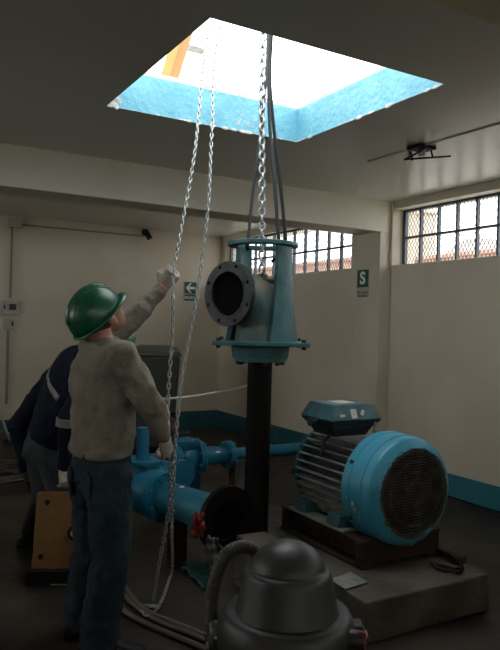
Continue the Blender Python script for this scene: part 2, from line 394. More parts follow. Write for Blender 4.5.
strap([at(286, 243, 4.25), at(281, 190, 4.25), at(274, 130, 4.25), at(270, 80, 4.26), at(272, 28, 4.27), V(2.28, 3.66, 4.66)], 'black webbing sling on the far right pump rim, outer of the right-hand pair')

# ------------------------------------------------------------ pump hanging on the chain
PX, PY = 2.175, 3.60
def pz(y): return at(263, y, 4.2).z
ax = V(PX, PY, 0); zt = pz(247); zb = pz(343)
t = thing('well_pump', 'teal well pump head with side flange and long dark column pipe hanging from the chain', 'pump', (PX, PY, .0))
b = nb(); ring(b, (PX, PY, zt), (0, 0, 1), .155, .222, .026, 40); obj('top_ring', b, 'pump', t, smooth='auto', bevel=.004)
hr = Vector((math.cos(YAW), -math.sin(YAW), 0))
def colseg(name, cx, cdir, w0, w1, r0_, r1_):
    """curved lantern column, flaring towards the base plate"""
    b = nb(); rows = []; N = 10; A = math.atan2(cdir.y, cdir.x)
    for i in range(13):
        f = i/12; z = zt+.004+(zb-zt)*f; rr = r0_+(r1_-r0_)*f**2.2; wa = w0+(w1-w0)*f**1.6
        row = []
        for th in (0, 1):
            for k in range(N+1):
                kk = k if th == 0 else N-k
                a = A-wa+2*wa*kk/N; rad = rr+(.0 if th == 0 else -.032)
                row.append(b.verts.new((PX+math.cos(a)*rad, PY+math.sin(a)*rad, z)))
        rows.append(row)
    n = len(rows[0])
    for p, q in zip(rows, rows[1:]):
        for j in range(n): b.faces.new((p[j], p[(j+1) % n], q[(j+1) % n], q[j]))
    b.faces.new(rows[0]); b.faces.new(rows[-1][::-1])
    return obj(name, b, 'pump', t, smooth='auto')
hc_ = (hr*.78-V(vfwd.x, vfwd.y, 0)*.62).normalized()
colseg('column_leg', 0, hc_, .40, .66, .190, .235)
colseg('column_leg', 0, -hc_, .40, .66, .175, .225)
# base plate, bowl below
b = nb(); mt = Matrix.Translation(V(PX, PY, zb)) @ Matrix.Rotation(-YAW, 4, 'Z'); box(b, -.29, .29, -.25, .25, -.014, .012, mt); o = obj('base_plate', b, 'pump', t, bevel=.004)
b = nb()
for sx in (-1, 1):
    for sy in (-1, 1):
        c = mt @ V(sx*.255, sy*.21, -.03); lathe(b, c, (0, 0, 1), [(0, .014), (.06, .014)], 6)
pieces('anchor_bolt', b, 'rust', t)
b = nb(); lathe(b, (PX, PY, zb-.115), (0, 0, 1), [(0, .10), (0, .165), (.018, .165), (.02, .175), (.10, .185), (.102, .17)], 36); obj('lower_bowl', b, 'pump', t, smooth='auto')
b = nb()
for k in range(10):
    a = 2*PI*k/10; lathe(b, (PX+.14*math.cos(a), PY+.14*math.sin(a), zb-.135), (0, 0, 1), [(0, .014), (.03, .014)], 6)
pieces('flange_bolt', b, 'rust', t)
b = nb(); lathe(b, (PX, PY, .0), (0, 0, 1), [(0, .062), (0, .077), (zb-.115, .077), (zb-.11, .06)], 28); obj('column_pipe', b, 'column', t, smooth='auto')
# discharge elbow
fa = Vector((-math.sin(R(72)), -math.cos(R(72)), 0)); fc = at(231, 294, 4.08)
b = nb()
e0 = fc - fa*.03; e3 = V(PX, PY, zb-.01)
c1 = fc - fa*.12; pts = bez([e0, c1, V(PX-.03, PY-.01, fc.z-.05), V(PX-.0, PY, (zb+fc.z)/2-.02), V(PX, PY, zb+.05), e3], 6)
n = len(pts); tube(b, pts, [.138+.030*(i/(n-1))**1.2 for i in range(n)], 28); obj('discharge_elbow', b, 'elbow', t, smooth=True)
b = nb(); ring(b, fc, fa, .134, .198, .032, 48); ring(b, fc+fa*.032, fa, .134, .150, .003, 48); ring(b, fc-fa*.06, fa, .134, .146, .06, 40)
fl = obj('discharge_flange', b, 'pumpflange', t, smooth='auto', bevel=.003)
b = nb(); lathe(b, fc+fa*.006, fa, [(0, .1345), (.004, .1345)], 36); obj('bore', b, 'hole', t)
b = nb(); u, v = frame_for(fa)
for k in range(8):
    a = 2*PI*(k+.5)/8; c = fc+(u*math.cos(a)+v*math.sin(a))*.175; lathe(b, c+fa*.0285, fa, [(0, .0115), (.0045, .0115)], 12)
pieces('bolt_hole', b, 'hole', t)
b = nb(); lathe(b, (PX, PY, fc.z-.02), (0, 0, 1), [(0, .12), (.05, .11), (.07, .075), (.10, .075), (.10, .09), (.12, .09), (.12, .035), (.155, .035)], 30); obj('stuffing_box', b, 'elbow', t, smooth='auto')
b = nb(); tube(b, bez([at(262, 287, 4.2), at(258, 292, 4.16), at(262, 298, 4.14), at(267, 292, 4.17)], 6), .010, 8); obj('shackle', b, 'rust', t, smooth=True)
b = nb(); tube(b, [at(248, 250, 4.13), at(247, 246, 4.12), at(249, 238, 4.17)], .012, 8); tube(b, [at(272, 262, 4.12), at(280, 254, 4.10), at(286, 246, 4.2)], .010, 8); pieces('sling_pin', b, 'black', t, smooth=True)

# ------------------------------------------------------------ plinth, pad
b = nb(); P = [(2.14, 2.49), (3.01, 2.49), (3.01, 4.15), (2.28, 4.15), (2.28, 3.505), (2.14, 3.505)]
f = b.faces.new([b.verts.new((x, y, 0)) for x, y in P]); r_ = bmesh.ops.extrude_face_region(b, geom=[f])
for v in [e for e in r_['geom'] if isinstance(e, bmesh.types.BMVert)]: v.co.z = .20
bmesh.ops.subdivide_edges(b, edges=b.edges[:], cuts=14, use_grid_fill=True)
for v in b.verts: v.co += Vector((noise.noise(v.co*5), noise.noise(v.co*5+V(5, 0, 0)), 0))*.010
plinth = obj('concrete_plinth', b, 'concrete', bevel=.012); tag(plinth, 'long low concrete plinth under the blue motor', 'plinth')
b = nb(); box(b, 1.93, 2.125, 3.14, 3.42, 0, .292)
bmesh.ops.subdivide_edges(b, edges=b.edges[:], cuts=7, use_grid_fill=True)
for v in b.verts: v.co += Vector((noise.noise(v.co*9), noise.noise(v.co*9+V(5, 0, 0)), noise.noise(v.co*9+V(0, 7, 0))*.5))*.014
pad = obj('concrete_block', b, 'padc', bevel=.01); tag(pad, 'rough edged concrete block in front of the foot of the hanging column pipe', 'block')

# ------------------------------------------------------------ motor (axis along Y)
MX, MZ = 2.69, .612
t = thing('electric_motor', 'large finned electric motor with light blue fan cover on the concrete plinth', 'motor', (MX, 3.2, .37))
b = nb(); lathe(b, (MX, 2.98, MZ), (0, 1, 0), [(0, .23), (0, .243), (.54, .243), (.56, .23)], 48); mb = obj('housing', b, 'tboxlow', t, smooth='auto')  # body colour kept dark to paint in the shade between the fins
b = nb()
for k in range(36):
    a = 2*PI*(k+.5)/36; c, s = math.cos(a), math.sin(a)
    if s < -.88: continue
    if s > .9 : continue
    mt = Matrix.Translation(V(MX, 0, MZ)) @ Matrix.Rotation(-a, 4, 'Y')
    box(b, .235, .290, 3.0, 3.51, -.0055, .0055, mt)
lathe(b, (MX, 3.0, MZ), (0, 1, 0), [(0, .20), (0, .240), (.51, .240), (.51, .20)], 48); obj('cooling_fins', b, 'fin', t)
b = nb(); ring(b, (MX, 3.51, MZ), (0, 1, 0), .05, .275, .035, 44); lathe(b, (MX, 3.54, MZ), (0, 1, 0), [(0, .235), (.03, .22), (.06, .12), (.09, .10), (.09, .05)], 44); obj('end_shield', b, 'bluedirty', t, smooth='auto')
b = nb(); lathe(b, (MX, 3.62, MZ), (0, 1, 0), [(0, .035), (.12, .035)], 20); obj('shaft', b, 'steel', t, smooth='auto')
# fan cover
y0 = 2.75
b = nb(); lathe(b, (MX, y0, MZ), (0, 1, 0), [(.012, .236), (.002, .244), (0, .252), (.010, .268), (.026, .289), (.034, .297), (.041, .3025), (.05, .305), (.098, .307), (.100, .311), (.118, .311), (.120, .308), (.20, .309), (.203, .313), (.232, .315), (.236, .310), (.265, .310), (.265, .295), (.06, .288), (.03, .23), (.012, .236)], 64, cap=False)
cw = obj('fan_cover', b, 'cowl', t, smooth='auto')
b = nb()
rr = .238
for k in range(-15, 16):
    q = k*.0155; L = math.sqrt(max(0, rr*rr-q*q))
    tube(b, [V(MX+q, y0+.012, MZ-L), V(MX+q, y0-.004+.0, MZ), V(MX+q, y0+.012, MZ+L)], .0038, 4); tube(b, [V(MX-L, y0+.012, MZ+q), V(MX, y0-.001, MZ+q), V(MX+L, y0+.012, MZ+q)], .0038, 4)
for r in (.06, .12, .18): tube(b, [V(MX+r*math.cos(a*PI/16), y0-.002, MZ+r*math.sin(a*PI/16)) for a in range(32)], .004, 4, closed=True)
obj('fan_grille', b, 'grille', t)
b = nb()
nn = 90; o_, i_ = [], []
for k in range(nn):
    a = 2*PI*k/nn; r1 = .252+.022*noise.noise(V(math.cos(a)*5, math.sin(a)*5, 2))+.012*noise.noise(V(math.cos(a)*14, math.sin(a)*14, 2))
    o_.append(b.verts.new((MX+r1*math.cos(a), y0-.0022+max(0, (r1-.252))*.66, MZ+r1*math.sin(a)))); i_.append(b.verts.new((MX+.228*math.cos(a), y0+.002, MZ+.228*math.sin(a))))
for k in range(nn): b.faces.new((o_[k], o_[(k+1) % nn], i_[(k+1) % nn], i_[k]))
obj('worn_rim', b, 'grille', t, smooth=True)
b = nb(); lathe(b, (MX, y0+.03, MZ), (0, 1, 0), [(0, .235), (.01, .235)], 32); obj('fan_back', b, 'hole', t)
b = nb()
for a in (R(150), R(30), R(210)): lathe(b, (MX+.305*math.cos(a), y0+.22, MZ+.305*math.sin(a)), (math.cos(a), 0, math.sin(a)), [(0, .012), (.018, .012)], 8)
pieces('cover_screw', b, 'rust', t)
b = nb()
random.seed(5)
for (yy, aa, s) in ((.16, 198, .010), (.17, 192, .012), (.13, 205, .006), (.21, 186, .008)):
    a = R(aa); ball(b, (MX+.310*math.cos(a), y0+yy, MZ+.310*math.sin(a)), .004, s, s*1.5, seg=8)
pieces('paint_chip', b, 'chip', t)
for sx in (-1, 1):
    for yy in (3.10, 3.44):
        b = nb(); vs = []
        P = [(sx*.15, -.17), (sx*.29, -.17), (sx*.30, -.232), (sx*.10, -.232)]
        lo = [b.verts.new((MX+x, yy-.06, MZ+z)) for x, z in P]; hi = [b.verts.new((MX+x, yy+.06, MZ+z)) for x, z in P]
        b.faces.new(lo); b.faces.new(hi[::-1])
        for j in range(4): b.faces.new((lo[j], lo[(j+1) % 4], hi[(j+1) % 4], hi[j]))
        obj('foot', b, 'tbox', t, bevel=.004)
b = nb(); tube(b, bez([V(MX-.10, 3.3, .86), V(MX-.16, 3.27, .885), V(MX-.24, 3.27, .84), V(MX-.262, 3.28, .74)], 5), .01, 6); obj('cable_lead', b, 'tboxlow', t, smooth=True)
# terminal box
T0 = V(MX-.165, 3.22, .905)
def tpt(x, y, z): return (T0.x+x, T0.y+y, T0.z+z)
def frus(b, hx0, hy0, z0, hx1, hy1, z1):
    lo = [b.verts.new(tpt(x*hx0, y*hy0, z0)) for x, y in ((-1,-1),(1,-1),(1,1),(-1,1))]; hi = [b.verts.new(tpt(x*hx1, y*hy1, z1)) for x, y in ((-1,-1),(1,-1),(1,1),(-1,1))]
    b.faces.new(lo[::-1]); b.faces.new(hi)
    for j in range(4): b.faces.new((lo[j], lo[(j+1) % 4], hi[(j+1) % 4], hi[j]))
b = nb(); frus(b, .16, .14, .045, .185, .165, .078); frus(b, .12, .10, -.02, .155, .13, .045); obj('terminal_box_base', b, 'tboxlow', t, bevel=.008)
b = nb(); frus(b, .185, .165, .079, .145, .125, .170); lid = obj('terminal_box_lid', b, 'tbox', t, bevel=.008)
b = nb()
def face_patch(b, cx, cz, w, h, rot=0):
    # on the sloping front (-Y) face of the lid
    n = V(0, -.099, .040).normalized(); up_ = V(0, .040, .099).normalized(); s = (cz-.079)/.099
    c = V(T0.x+cx, T0.y-.165+.040*s, T0.z+cz)+n*.0015
    cs, sn = math.cos(rot), math.sin(rot)
    vs = []
    for dx, dz in ((-w, -h), (w, -h), (w, h), (-w, h)): vs.append(b.verts.new(c+V(1, 0, 0)*(dx*cs-dz*sn)+up_*(dx*sn+dz*cs)))
    f = b.faces.new(vs)
face_patch(b, -.02, .118, .022, .028); face_patch(b, .045, .122, .011, .018, -.6); face_patch(b, -.105, .11, .018, .007, .1)
st = pieces('sticker', b, 'sticker', t)
b = nb(); frus(b, .06, .06, .1705, .06, .06, .1715); obj('top_label', b, 'sticker', t)
b = nb()
for sx in (-1, 1): lathe(b, tpt(sx*.18, 0, .06), (sx, 0, 0), [(0, .018), (.035, .018), (.035, .024), (.05, .024)], 12)
pieces('cable_gland', b, 'tboxlow', t, smooth='auto')
b = nb(); lathe(b, tpt(.14, -.15, .0), (0, 0, 1), [(0, .008), (.09, .008)], 8); lathe(b, tpt(.14, -.15, .045), (0, 0, 1), [(0, .014), (.012, .014)], 8); obj('clamp_screw', b, 'steel', t)
b = nb(); lathe(b, (MX-.22, 3.57, MZ-.02), (-1, .2, 0), [(0, .02), (.05, .016)], 10); obj('drain_plug', b, 'red', t)
# steel base frame
t = thing('motor_base_frame', 'rusty dark steel channel frame between the motor and the plinth', 'base frame', (MX, 3.3, .2))
for sx in (-1, 1):
    x = MX+sx*.245
    b = nb(); box(b, x-.05, x+.05, 2.83, 3.66, .345, .358); box(b, x-.012+sx*0, x+.012, 2.86, 3.64, .24, .345); box(b, x-.05, x+.05, 2.83, 3.66, .205, .218); obj('side_channel', b, 'rust', t, bevel=.002)
    b = nb(); box(b, x-.055, x+.055, 3.0, 3.56, .358, .374); obj('rail_plate', b, 'fin', t, bevel=.003)
for yy in (2.85, 3.6):
    b = nb(); box(b, MX-.30, MX+.30, yy, yy+.035, .2185, .3445); obj('cross_member', b, 'rust', t, bevel=.002)
b = nb(); lathe(b, (MX+.05, 2.84, .30), (0, 1, 0), [(-.03, .008), (.02, .008)], 8); obj('bolt', b, 'steel', t)

# tools and paper on the plinth
def flatz(x, y, z): return onz(x, y, z)
t = thing('pipe_wrench', 'rusty pipe wrench lying on the right end of the plinth', 'wrench', V(3.0, 3.0, .2))
a, c = onz(437, 550, .222), onz(462, 560, .222)
b = nb(); d = (c-a); mt = Matrix.Translation(a) @ Matrix.Rotation(math.atan2(d.y, d.x), 4, 'Z'); L = d.length
box(b, -.02, L*.75, -.022, .022, -.018, .018, mt); obj('handle', b, 'rust', t, bevel=.005)
b = nb(); box(b, L*.70, L*1.04, -.036, .030, -.021, .021, mt); box(b, L*.88, L*1.0, -.055, -.02, -.014, .014, mt); obj('jaw', b, 'rust', t, bevel=.004)
t = thing('chain_clamp', 'black steel clamp lying in front of the rusty wrench', 'clamp', V(2.98, 2.9, .2))
a, c = onz(431, 563, .22), onz(466, 571, .22); d = c-a; mt = Matrix.Translation(a) @ Matrix.Rotation(math.atan2(d.y, d.x), 4, 'Z'); L = d.length
b = nb(); box(b, 0, L*.85, -.012, .012, -.014, .012, mt); obj('bar', b, 'tboxlow', t, bevel=.004)
b = nb(); lathe(b, mt @ V(L*.82, -.02, 0), mt.to_3x3() @ V(0, 1, 0), [(0, .019), (.05, .019)], 10); obj('roller', b, 'black', t, smooth='auto')
b = nb(); tube(b, bez([mt @ V(.02, -.01, 0), mt @ V(L*.3, -.045, -.004), mt @ V(L*.6, -.05, -.004), mt @ V(L*.85, -.02, -.002)], 6), .009, 6); obj('shackle', b, 'rust', t, smooth=True)
b = nb(); q = [onz(*p, .206) for p in ((330, 580), (351, 573), (368, 583), (345, 590))]
vs = [b.verts.new(p) for p in q]; b.faces.new(vs); r_ = bmesh.ops.extrude_face_region(b, geom=b.faces[:]);
for v in [e for e in r_['geom'] if isinstance(e, bmesh.types.BMVert)]: v.co.z += .006
o = obj('steel_plate', b, 'fin'); tag(o, 'small thin grey plate lying on the plinth beside the vacuum cleaner', 'plate')

# ------------------------------------------------------------ large blue pipe with open flange
D0 = onz(228, 520, .38)
pd = V(-.20, .98, 0).normalized()
def pp(s, z=.38): v = D0+pd*s; return V(v.x, v.y, z)
t = thing('discharge_pipe', 'large blue pipe with gate valve and open black flange facing forward', 'pipe', (D0.x, D0.y+.5, 0))
b = nb(); lathe(b, pp(0), pd, [(0, .115), (0, .196), (.035, .196), (.035, .115), (0, .115)], 44, cap=False); obj('open_flange', b, 'column', t, smooth='auto')
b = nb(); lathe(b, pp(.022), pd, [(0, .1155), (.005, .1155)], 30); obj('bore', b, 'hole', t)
b = nb(); lathe(b, pp(.036), pd, [(0, .125), (.34, .108), (.60, .105), (.60, .09)], 36); obj('reducer', b, 'bluedirty', t, smooth='auto')
b = nb()
def flange(b, s, r=.165, th=.028, n=8):
    lathe(b, pp(s), pd, [(0, .09), (0, r), (th, r), (th, .09)], 36)
    u, v = frame_for(pd)
    for k in range(n):
        a = 2*PI*(k+.5)/n; c = pp(s)+(u*math.cos(a)+v*math.sin(a))*(r-.025); lathe(b, c-pd*.02, pd, [(0, .019), (th+.04, .019)], 6)
flange(b, .62); flange(b, .655); obj('flange', b, 'blue', t, smooth='auto')
b = nb(); flange(b, .99); flange(b, 1.03); obj('flange', b, 'blue', t, smooth='auto')
b = nb(); lathe(b, pp(.68), pd, [(0, .10), (.05, .12), (.10, .155), (.16, .165), (.22, .155), (.27, .12), (.31, .10)], 32)
lathe(b, pp(.90, .46), (0, 0, 1), [(0, .13), (.05, .125), (.10, .10), (.10, .13), (.125, .13), (.125, .06)], 24); obj('valve_body', b, 'blue', t, smooth='auto')
b = nb(); lathe(b, pp(.93, .58), (0, 0, 1), [(0, .05), (.06, .045), (.22, .042), (.225, .02)], 18); obj('valve_stem', b, 'blue', t, smooth='auto')
b = nb(); c = at(182, 474, 4.75); lathe(b, c, pd, [(-.02, .05), (-.02, .10), (.01, .10), (.012, .10), (.04, .10), (.04, .05)], 24); lathe(b, c, pd, [(.0, .06), (.30, .06)], 20); lathe(b, pp(.85), c+pd*.15-pp(.85), [(0, .06), (.28, .06)], 16); obj('bypass_branch', b, 'blue', t, smooth='auto')
b = nb(); lathe(b, pp(1.06), pd, [(0, .105), (1.1, .105)], 32); obj('pipe_run', b, 'blue', t, smooth='auto')
for s in (.5, 1.35):
    b = nb(); c = pp(s, 0); box(b, c.x-.05, c.x+.05, c.y-.05, c.y+.05, 0, .27); obj('support', b, 'rust', t, bevel=.008)
b = nb(); ball(b, at(182, 487, 4.05)+V(0, 0, -.0), .016, .016, .005, seg=8); obj('paint_spot', b, 'white', t)

# thin blue pipe run in front of the beam line
TY = 5.32; TZ = .35
t = thing('blue_water_pipe', 'blue flanged water pipe running along the floor under the rear beam', 'pipe', (3.2, TY, 0))
b = nb(); lathe(b, (2.72, TY, TZ), (1, 0, 0), [(0, .055), (1.96, .055)], 28); obj('pipe_run', b, 'blue', t, smooth='auto')
b = nb(); lathe(b, (1.78, TY, TZ), (1, 0, 0), [(0, .06), (.44, .06)], 24)
for zz in (-.045, .045): tube(b, [(1.9, TY-.07, TZ+zz), (2.32, TY-.07, TZ+zz)], .014, 8)
obj('inlet_spool', b, 'blue', t, smooth='auto')
def tfl(name, x, r=.125):
    b = nb(); lathe(b, (x, TY, TZ), (1, 0, 0), [(0, .05), (0, r), (.022, r), (.022, .05)], 32)
    lathe(b, (x+.027, TY, TZ), (1, 0, 0), [(0, .05), (0, r), (.022, r), (.022, .05)], 32)
    for k in range(8):
        a = 2*PI*(k+.5)/8; lathe(b, (x-.02, TY+(r-.02)*math.cos(a), TZ+(r-.02)*math.sin(a)), (1, 0, 0), [(0, .012), (.09, .012)], 6)
    obj(name, b, 'blue', t, smooth='auto')
tfl('flange', 2.36); tfl('flange', 2.58, .145); tfl('flange', 2.88, .125)
b = nb(); lathe(b, (2.40, TY, TZ), (1, 0, 0), [(0, .07), (.03, .10), (.09, .125), (.13, .115), (.18, .08)], 28); lathe(b, (2.49, TY, TZ+.02), (0, 0, 1), [(0, .09), (.10, .085), (.10, .11), (.12, .11), (.12, .115), (.14, .115), (.14, .06), (.16, .03)], 22)
for k in range(6): lathe(b, (2.49+.095*math.cos(k*PI/3), TY+.095*math.sin(k*PI/3), TZ+.10), (0, 0, 1), [(0, .012), (.07, .012)], 6)
obj('check_valve', b, 'blue', t, smooth='auto')
b = nb(); lathe(b, (2.63, TY, TZ), (1, 0, 0), [(0, .05), (.02, .085), (.10, .088), (.20, .072), (.25, .066)], 26); obj('reducer', b, 'blue', t, smooth='auto')
b = nb(); lathe(b, (2.66, TY+.16, TZ+.05), (0, 0, 1), [(-.40, .05), (0, .05), (.0, .09), (.03, .09), (.05, .05)], 20); obj('valve_bonnet', b, 'blue', t, smooth='auto')
b = nb(); ball(b, (2.76, TY-.07, TZ+.045), .03, .008, .008, seg=8); obj('paint_spot', b, 'white', t)
for x in (2.1, 3.0, 4.2):
    b = nb(); box(b, x-.05, x+.05, TY-.06, TY+.06, 0, TZ-.05); obj('support', b, 'concrete', t)
t = thing('hand_valve', 'dark green valve with small copper coloured fitting behind the blue pipes', 'valve', V(2.2, 6.0, 0))
c = onz(176, 442, .35)
b = nb(); lathe(b, V(c.x, c.y, 0), (0, 0, 1), [(0, .06), (.02, .06), (.05, .05), (.24, .05), (.28, .12), (.36, .13), (.40, .08)], 22); obj('valve_body', b, 'dkgreen', t, smooth='auto')
b = nb(); ring(b, V(c.x, c.y, .44), (0, 0, 1), .11, .135, .018, 24); box(b, c.x-.12, c.x+.12, c.y-.01, c.y+.01, .441, .455); box(b, c.x-.01, c.x+.01, c.y-.12, c.y+.12, .441, .455); lathe(b, (c.x, c.y, .39), (0, 0, 1), [(0, .015), (.055, .015)], 8); obj('hand_wheel', b, 'dkgreen', t)
b = nb(); ball(b, (c.x+.10, c.y-.08, .38), .025, seg=8); obj('fitting', b, 'copper', t)

# cloths and rags near the pipe end
def cloth(name, pts, m, label, cat, th=.006, amp=.03, n=12):
    """pts: four floor corners, crumpled"""
    b = nb(); P = [Vector(p) for p in pts]; g = []
    for i in range(n+1):
        row = []
        for j in range(n+1):
            u, v = i/n, j/n; p = P[0].lerp(P[1], u).lerp(P[3].lerp(P[2], u), v)
            e = min(u, 1-u, v, 1-v)
            p.z += abs(noise.noise(p*9))*amp*2+.006; p.x += noise.noise(p*7)*.03; p.y += noise.noise(p*7+V(3, 3, 3))*.03
            row.append(b.verts.new(p))
        g.append(row)
    for i in range(n):
        for j in range(n): b.faces.new((g[i][j], g[i+1][j], g[i+1][j+1], g[i][j+1]))
    o = obj(name, b, m, smooth=True); s = o.modifiers.new('thickness', 'SOLIDIFY'); s.thickness = th; tag(o, label, cat); return o
cloth('cloth', [onz(180, 570, 0), onz(200, 563, 0), onz(214, 580, 0), onz(205, 592, 0)], 'tealcloth', 'crumpled teal cloth lying on the floor in front of the open pipe flange', 'cloth')
def rag(name, c, sx, sz, m, label, seed):
    """a limp crumpled rag caught on the flange edge"""
    b = nb(); n = 14; g = []
    for i in range(n+1):
        row = []
        for j in range(n+1):
            u, v = i/n-.5, j/n-.5; wdt = (1-.55*abs(v+.1))*(1+.5*noise.noise(V(v*4, seed, 0)))
            p = c + V(vright.x, vright.y, 0)*(u*sx*wdt+.02*noise.noise(V(v*5, seed, 3))) + V(0, 0, 1)*(v*sz+.03*noise.noise(V(u*5, seed, 7))) + V(vfwd.x, vfwd.y, 0)*(.012*math.sin(u*8+v*3+seed)+.025*noise.noise(V(u*6, v*6, seed)))
            row.append(b.verts.new(p))
        g.append(row)
    for i in range(n):
        for j in range(n): b.faces.new((g[i][j], g[i+1][j], g[i+1][j+1], g[i][j+1]))
    o = obj(name, b, m, smooth=True); k = o.modifiers.new('thickness', 'SOLIDIFY'); k.thickness = .004; tag(o, label, 'rag')
rag('red_rag', at(198, 525, 3.74), .075, .13, 'red', 'small dark red rag hanging beside the open pipe flange', 2)
rag('grey_rag', at(213, 551, 3.66), .10, .15, 'rag', 'torn pale grey rag hanging below the open pipe flange', 5)

# ------------------------------------------------------------ vacuum cleaner
vc = at(287, 600, 2.3); VX, VY = vc.x, vc.y
t = thing('vacuum_cleaner', 'grey domed industrial vacuum cleaner with ribbed hose in the foreground', 'vacuum cleaner', (VX, VY, 0))
def zat(y, d=2.3): return HC-(y-325.5)/FPX*d
zt_ = zat(540)
s_ = 2.3/FPX
prof = [(zt_-.250, .184), (zt_-.242, .182), (zt_-.225, .173), (zt_-.112, .152), (zt_-.100, .147), (zt_-.095, .142), (zt_-.092, .136), (zt_-.089, .129), (zt_-.08, .127), (zt_-.066, .121), (zt_-.048, .109), (zt_-.03, .091), (zt_-.014, .065), (zt_-.004, .035), (zt_, .0)]
b = nb(); lathe(b, (VX, VY, 0), (0, 0, 1), prof, 64, cap=False); obj('motor_dome', b, 'vac', t, smooth=True)
b = nb(); lathe(b, (VX, VY, 0), (0, 0, 1), [(zt_-.36, .24), (zt_-.30, .240), (zt_-.285, .236), (zt_-.262, .228), (zt_-.242, .218), (zt_-.234, .206), (zt_-.236, .17)], 64); obj('lid_ring', b, 'vac', t, smooth='auto')
b = nb(); lathe(b, (VX, VY, 0), (0, 0, 1), [(.10, .20), (.12, .215), (zt_-.38, .232), (zt_-.36, .238)], 48); obj('tank', b, 'vacdark', t, smooth='auto')
b = nb(); lathe(b, (VX, VY, 0), (0, 0, 1), [(.06, .23), (.10, .24), (.13, .22)], 40); obj('trolley_base', b, 'vacdark', t, smooth='auto')
for k in range(4):
    a = PI/4+k*PI/2; b = nb(); c = V(VX+.2*math.cos(a), VY+.2*math.sin(a), .03); lathe(b, c-V(.015, 0, 0), (1, 0, 0), [(0, .03), (.03, .03)], 16); tube(b, [c, c+V(0, 0, .06)], .01, 6); obj('caster', b, 'black', t, smooth='auto')
for (px, py, dd) in ((357, 628, 2.3), (217, 640, 2.28), (268, 652, 2.1)):
    b = nb(); c = at(px, py, dd); v = V(c.x-VX, c.y-VY, 0).normalized(); mt = Matrix.Translation(c) @ Matrix.Rotation(math.atan2(v.y, v.x), 4, 'Z')
    box(b, -.03, .018, -.032, .032, -.06, .022, mt); box(b, .0, .028, -.022, .022, -.075, .0, mt); lt = obj('latch', b, 'vacdark', t, bevel=.008)
    b = nb(); tube(b, [mt @ V(.031, -.02, -.02), mt @ V(.033, .02, -.02)], .005, 8); obj('latch_pin', b, 'steel', lt)
# handle box with red and white label on the right
c = at(358, 617, 2.22)
b = nb(); lathe(b, at(350, 640, 2.2), vright-vfwd*.3, [(0, .035), (.03, .035), (.05, .028)], 18); obj('inlet_socket', b, 'vacdark', t, smooth='auto')
lc = at(362, 642, 2.18)
b = nb(); q = vright-vfwd*.35; q.normalize()
for sx, sz in ((-1, -1), (1, -1), (1, 1), (-1, 1)): b.verts.new(lc+q*sx*.012+V(0, 0, 1)*sz*.034)
b.verts.ensure_lookup_table(); b.faces.new(b.verts[:]); lb = obj('warning_label', b, 'labelred', t); sm = lb.modifiers.new('t', 'SOLIDIFY'); sm.thickness = .004
nrm = q.cross(V(0, 0, 1)).normalized(); nrm = nrm if nrm.dot(CAM-lc) > 0 else -nrm
b = nb(); cc = lc+nrm*.004
tube(b, [cc+q*.006*math.cos(a*PI/6)+V(0, 0, 1)*(.013*math.sin(a*PI/6)+.004) for a in range(12)], .0014, 4, closed=True); tube(b, [cc-V(0, 0, .022)-q*.007, cc-V(0, 0, .022)+q*.007], .0014, 4); obj('label_print', b, 'signwhite', lb)
# hose
def ribbed(b, pts, r, rib=.012, amp=.12, seg=14):
    pts = bez(pts, 40); acc = 0; out = [pts[0]]; last = pts[0]
    for p in pts[1:]:
        if (p-last).length >= rib/4: out.append(p); last = p
    rad = [r*(1+amp*(1 if (i % 4) < 2 else -.5)) for i in range(len(out))]
    tube(b, out, rad, seg)
hp = [at(262, 566, 2.42), at(254, 550, 2.44), at(240, 547, 2.44), at(225, 556, 2.43), at(215, 580, 2.42), at(211, 610, 2.40), at(214, 636, 2.36), at(224, 660, 2.28)]
b = nb(); ribbed(b, hp, .0235, .010, .055); obj('hose', b, 'hose', t, smooth=True)
b = nb(); lathe(b, at(222, 648, 2.29), (at(214, 622, 2.37)-at(222, 648, 2.29)), [(0, .034), (.06, .032), (.09, .027)], 18); obj('hose_cuff', b, 'vac', t, smooth='auto')

# cables on the floor
def cable(name, pts, r, m, label, cat='cable', group=None):
    b = nb(); tube(b, bez(pts, 12), r, 8); o = obj(name, b, m, smooth=True); tag(o, label, cat, group); return o
def fl(x, y, r=.014): return onz(x, y, r)
cable('floor_hose', [fl(122, 530), fl(120, 548), fl(121, 575), fl(128, 592), fl(146, 610), fl(168, 620), fl(190, 629), fl(206, 636)], .014, 'cable', 'thick grey hose on the floor, inner curve of the three beside the man in grey', 'hose', 'grey hoses lying on the floor')
cable('floor_hose', [fl(112, 545), fl(115, 575), fl(121, 592), fl(138, 608), fl(162, 623), fl(186, 632), fl(204, 640)], .014, 'cable', 'thick grey hose on the floor, middle curve of the three beside the man in grey', 'hose', 'grey hoses lying on the floor')
cable('floor_hose', [fl(105, 560), fl(108, 585), fl(114, 600), fl(128, 614), fl(148, 625), fl(172, 635), fl(196, 645), fl(215, 655)], .015, 'cable', 'thick grey hose on the floor, outermost curve of the three beside the man in grey', 'hose', 'grey hoses lying on the floor')
b = nb(); random.seed(11)
pts = []
for i in range(34):
    a = i*1.35; r = .20+.16*random.random(); c = onz(-2, 480, 0); pts.append(V(c.x+r*1.5*math.cos(a), c.y+r*1.3*math.sin(a), .012+.022*(i % 5)))
tube(b, bez(pts, 7), .010, 6); tube(b, bez([onz(5, 470, .02), onz(14, 472, .05), onz(26, 484, .02), onz(36, 489, .015), onz(46, 490, .015)], 8), .011, 6); o = obj('coiled_hose', b, 'cable', smooth=True); tag(o, 'loose tangle of thin pale hose on the floor at the left edge', 'hose')
t = thing('carton', 'brown carton standing behind the coiled hose at the left edge', 'box', onz(-6, 465, 0))
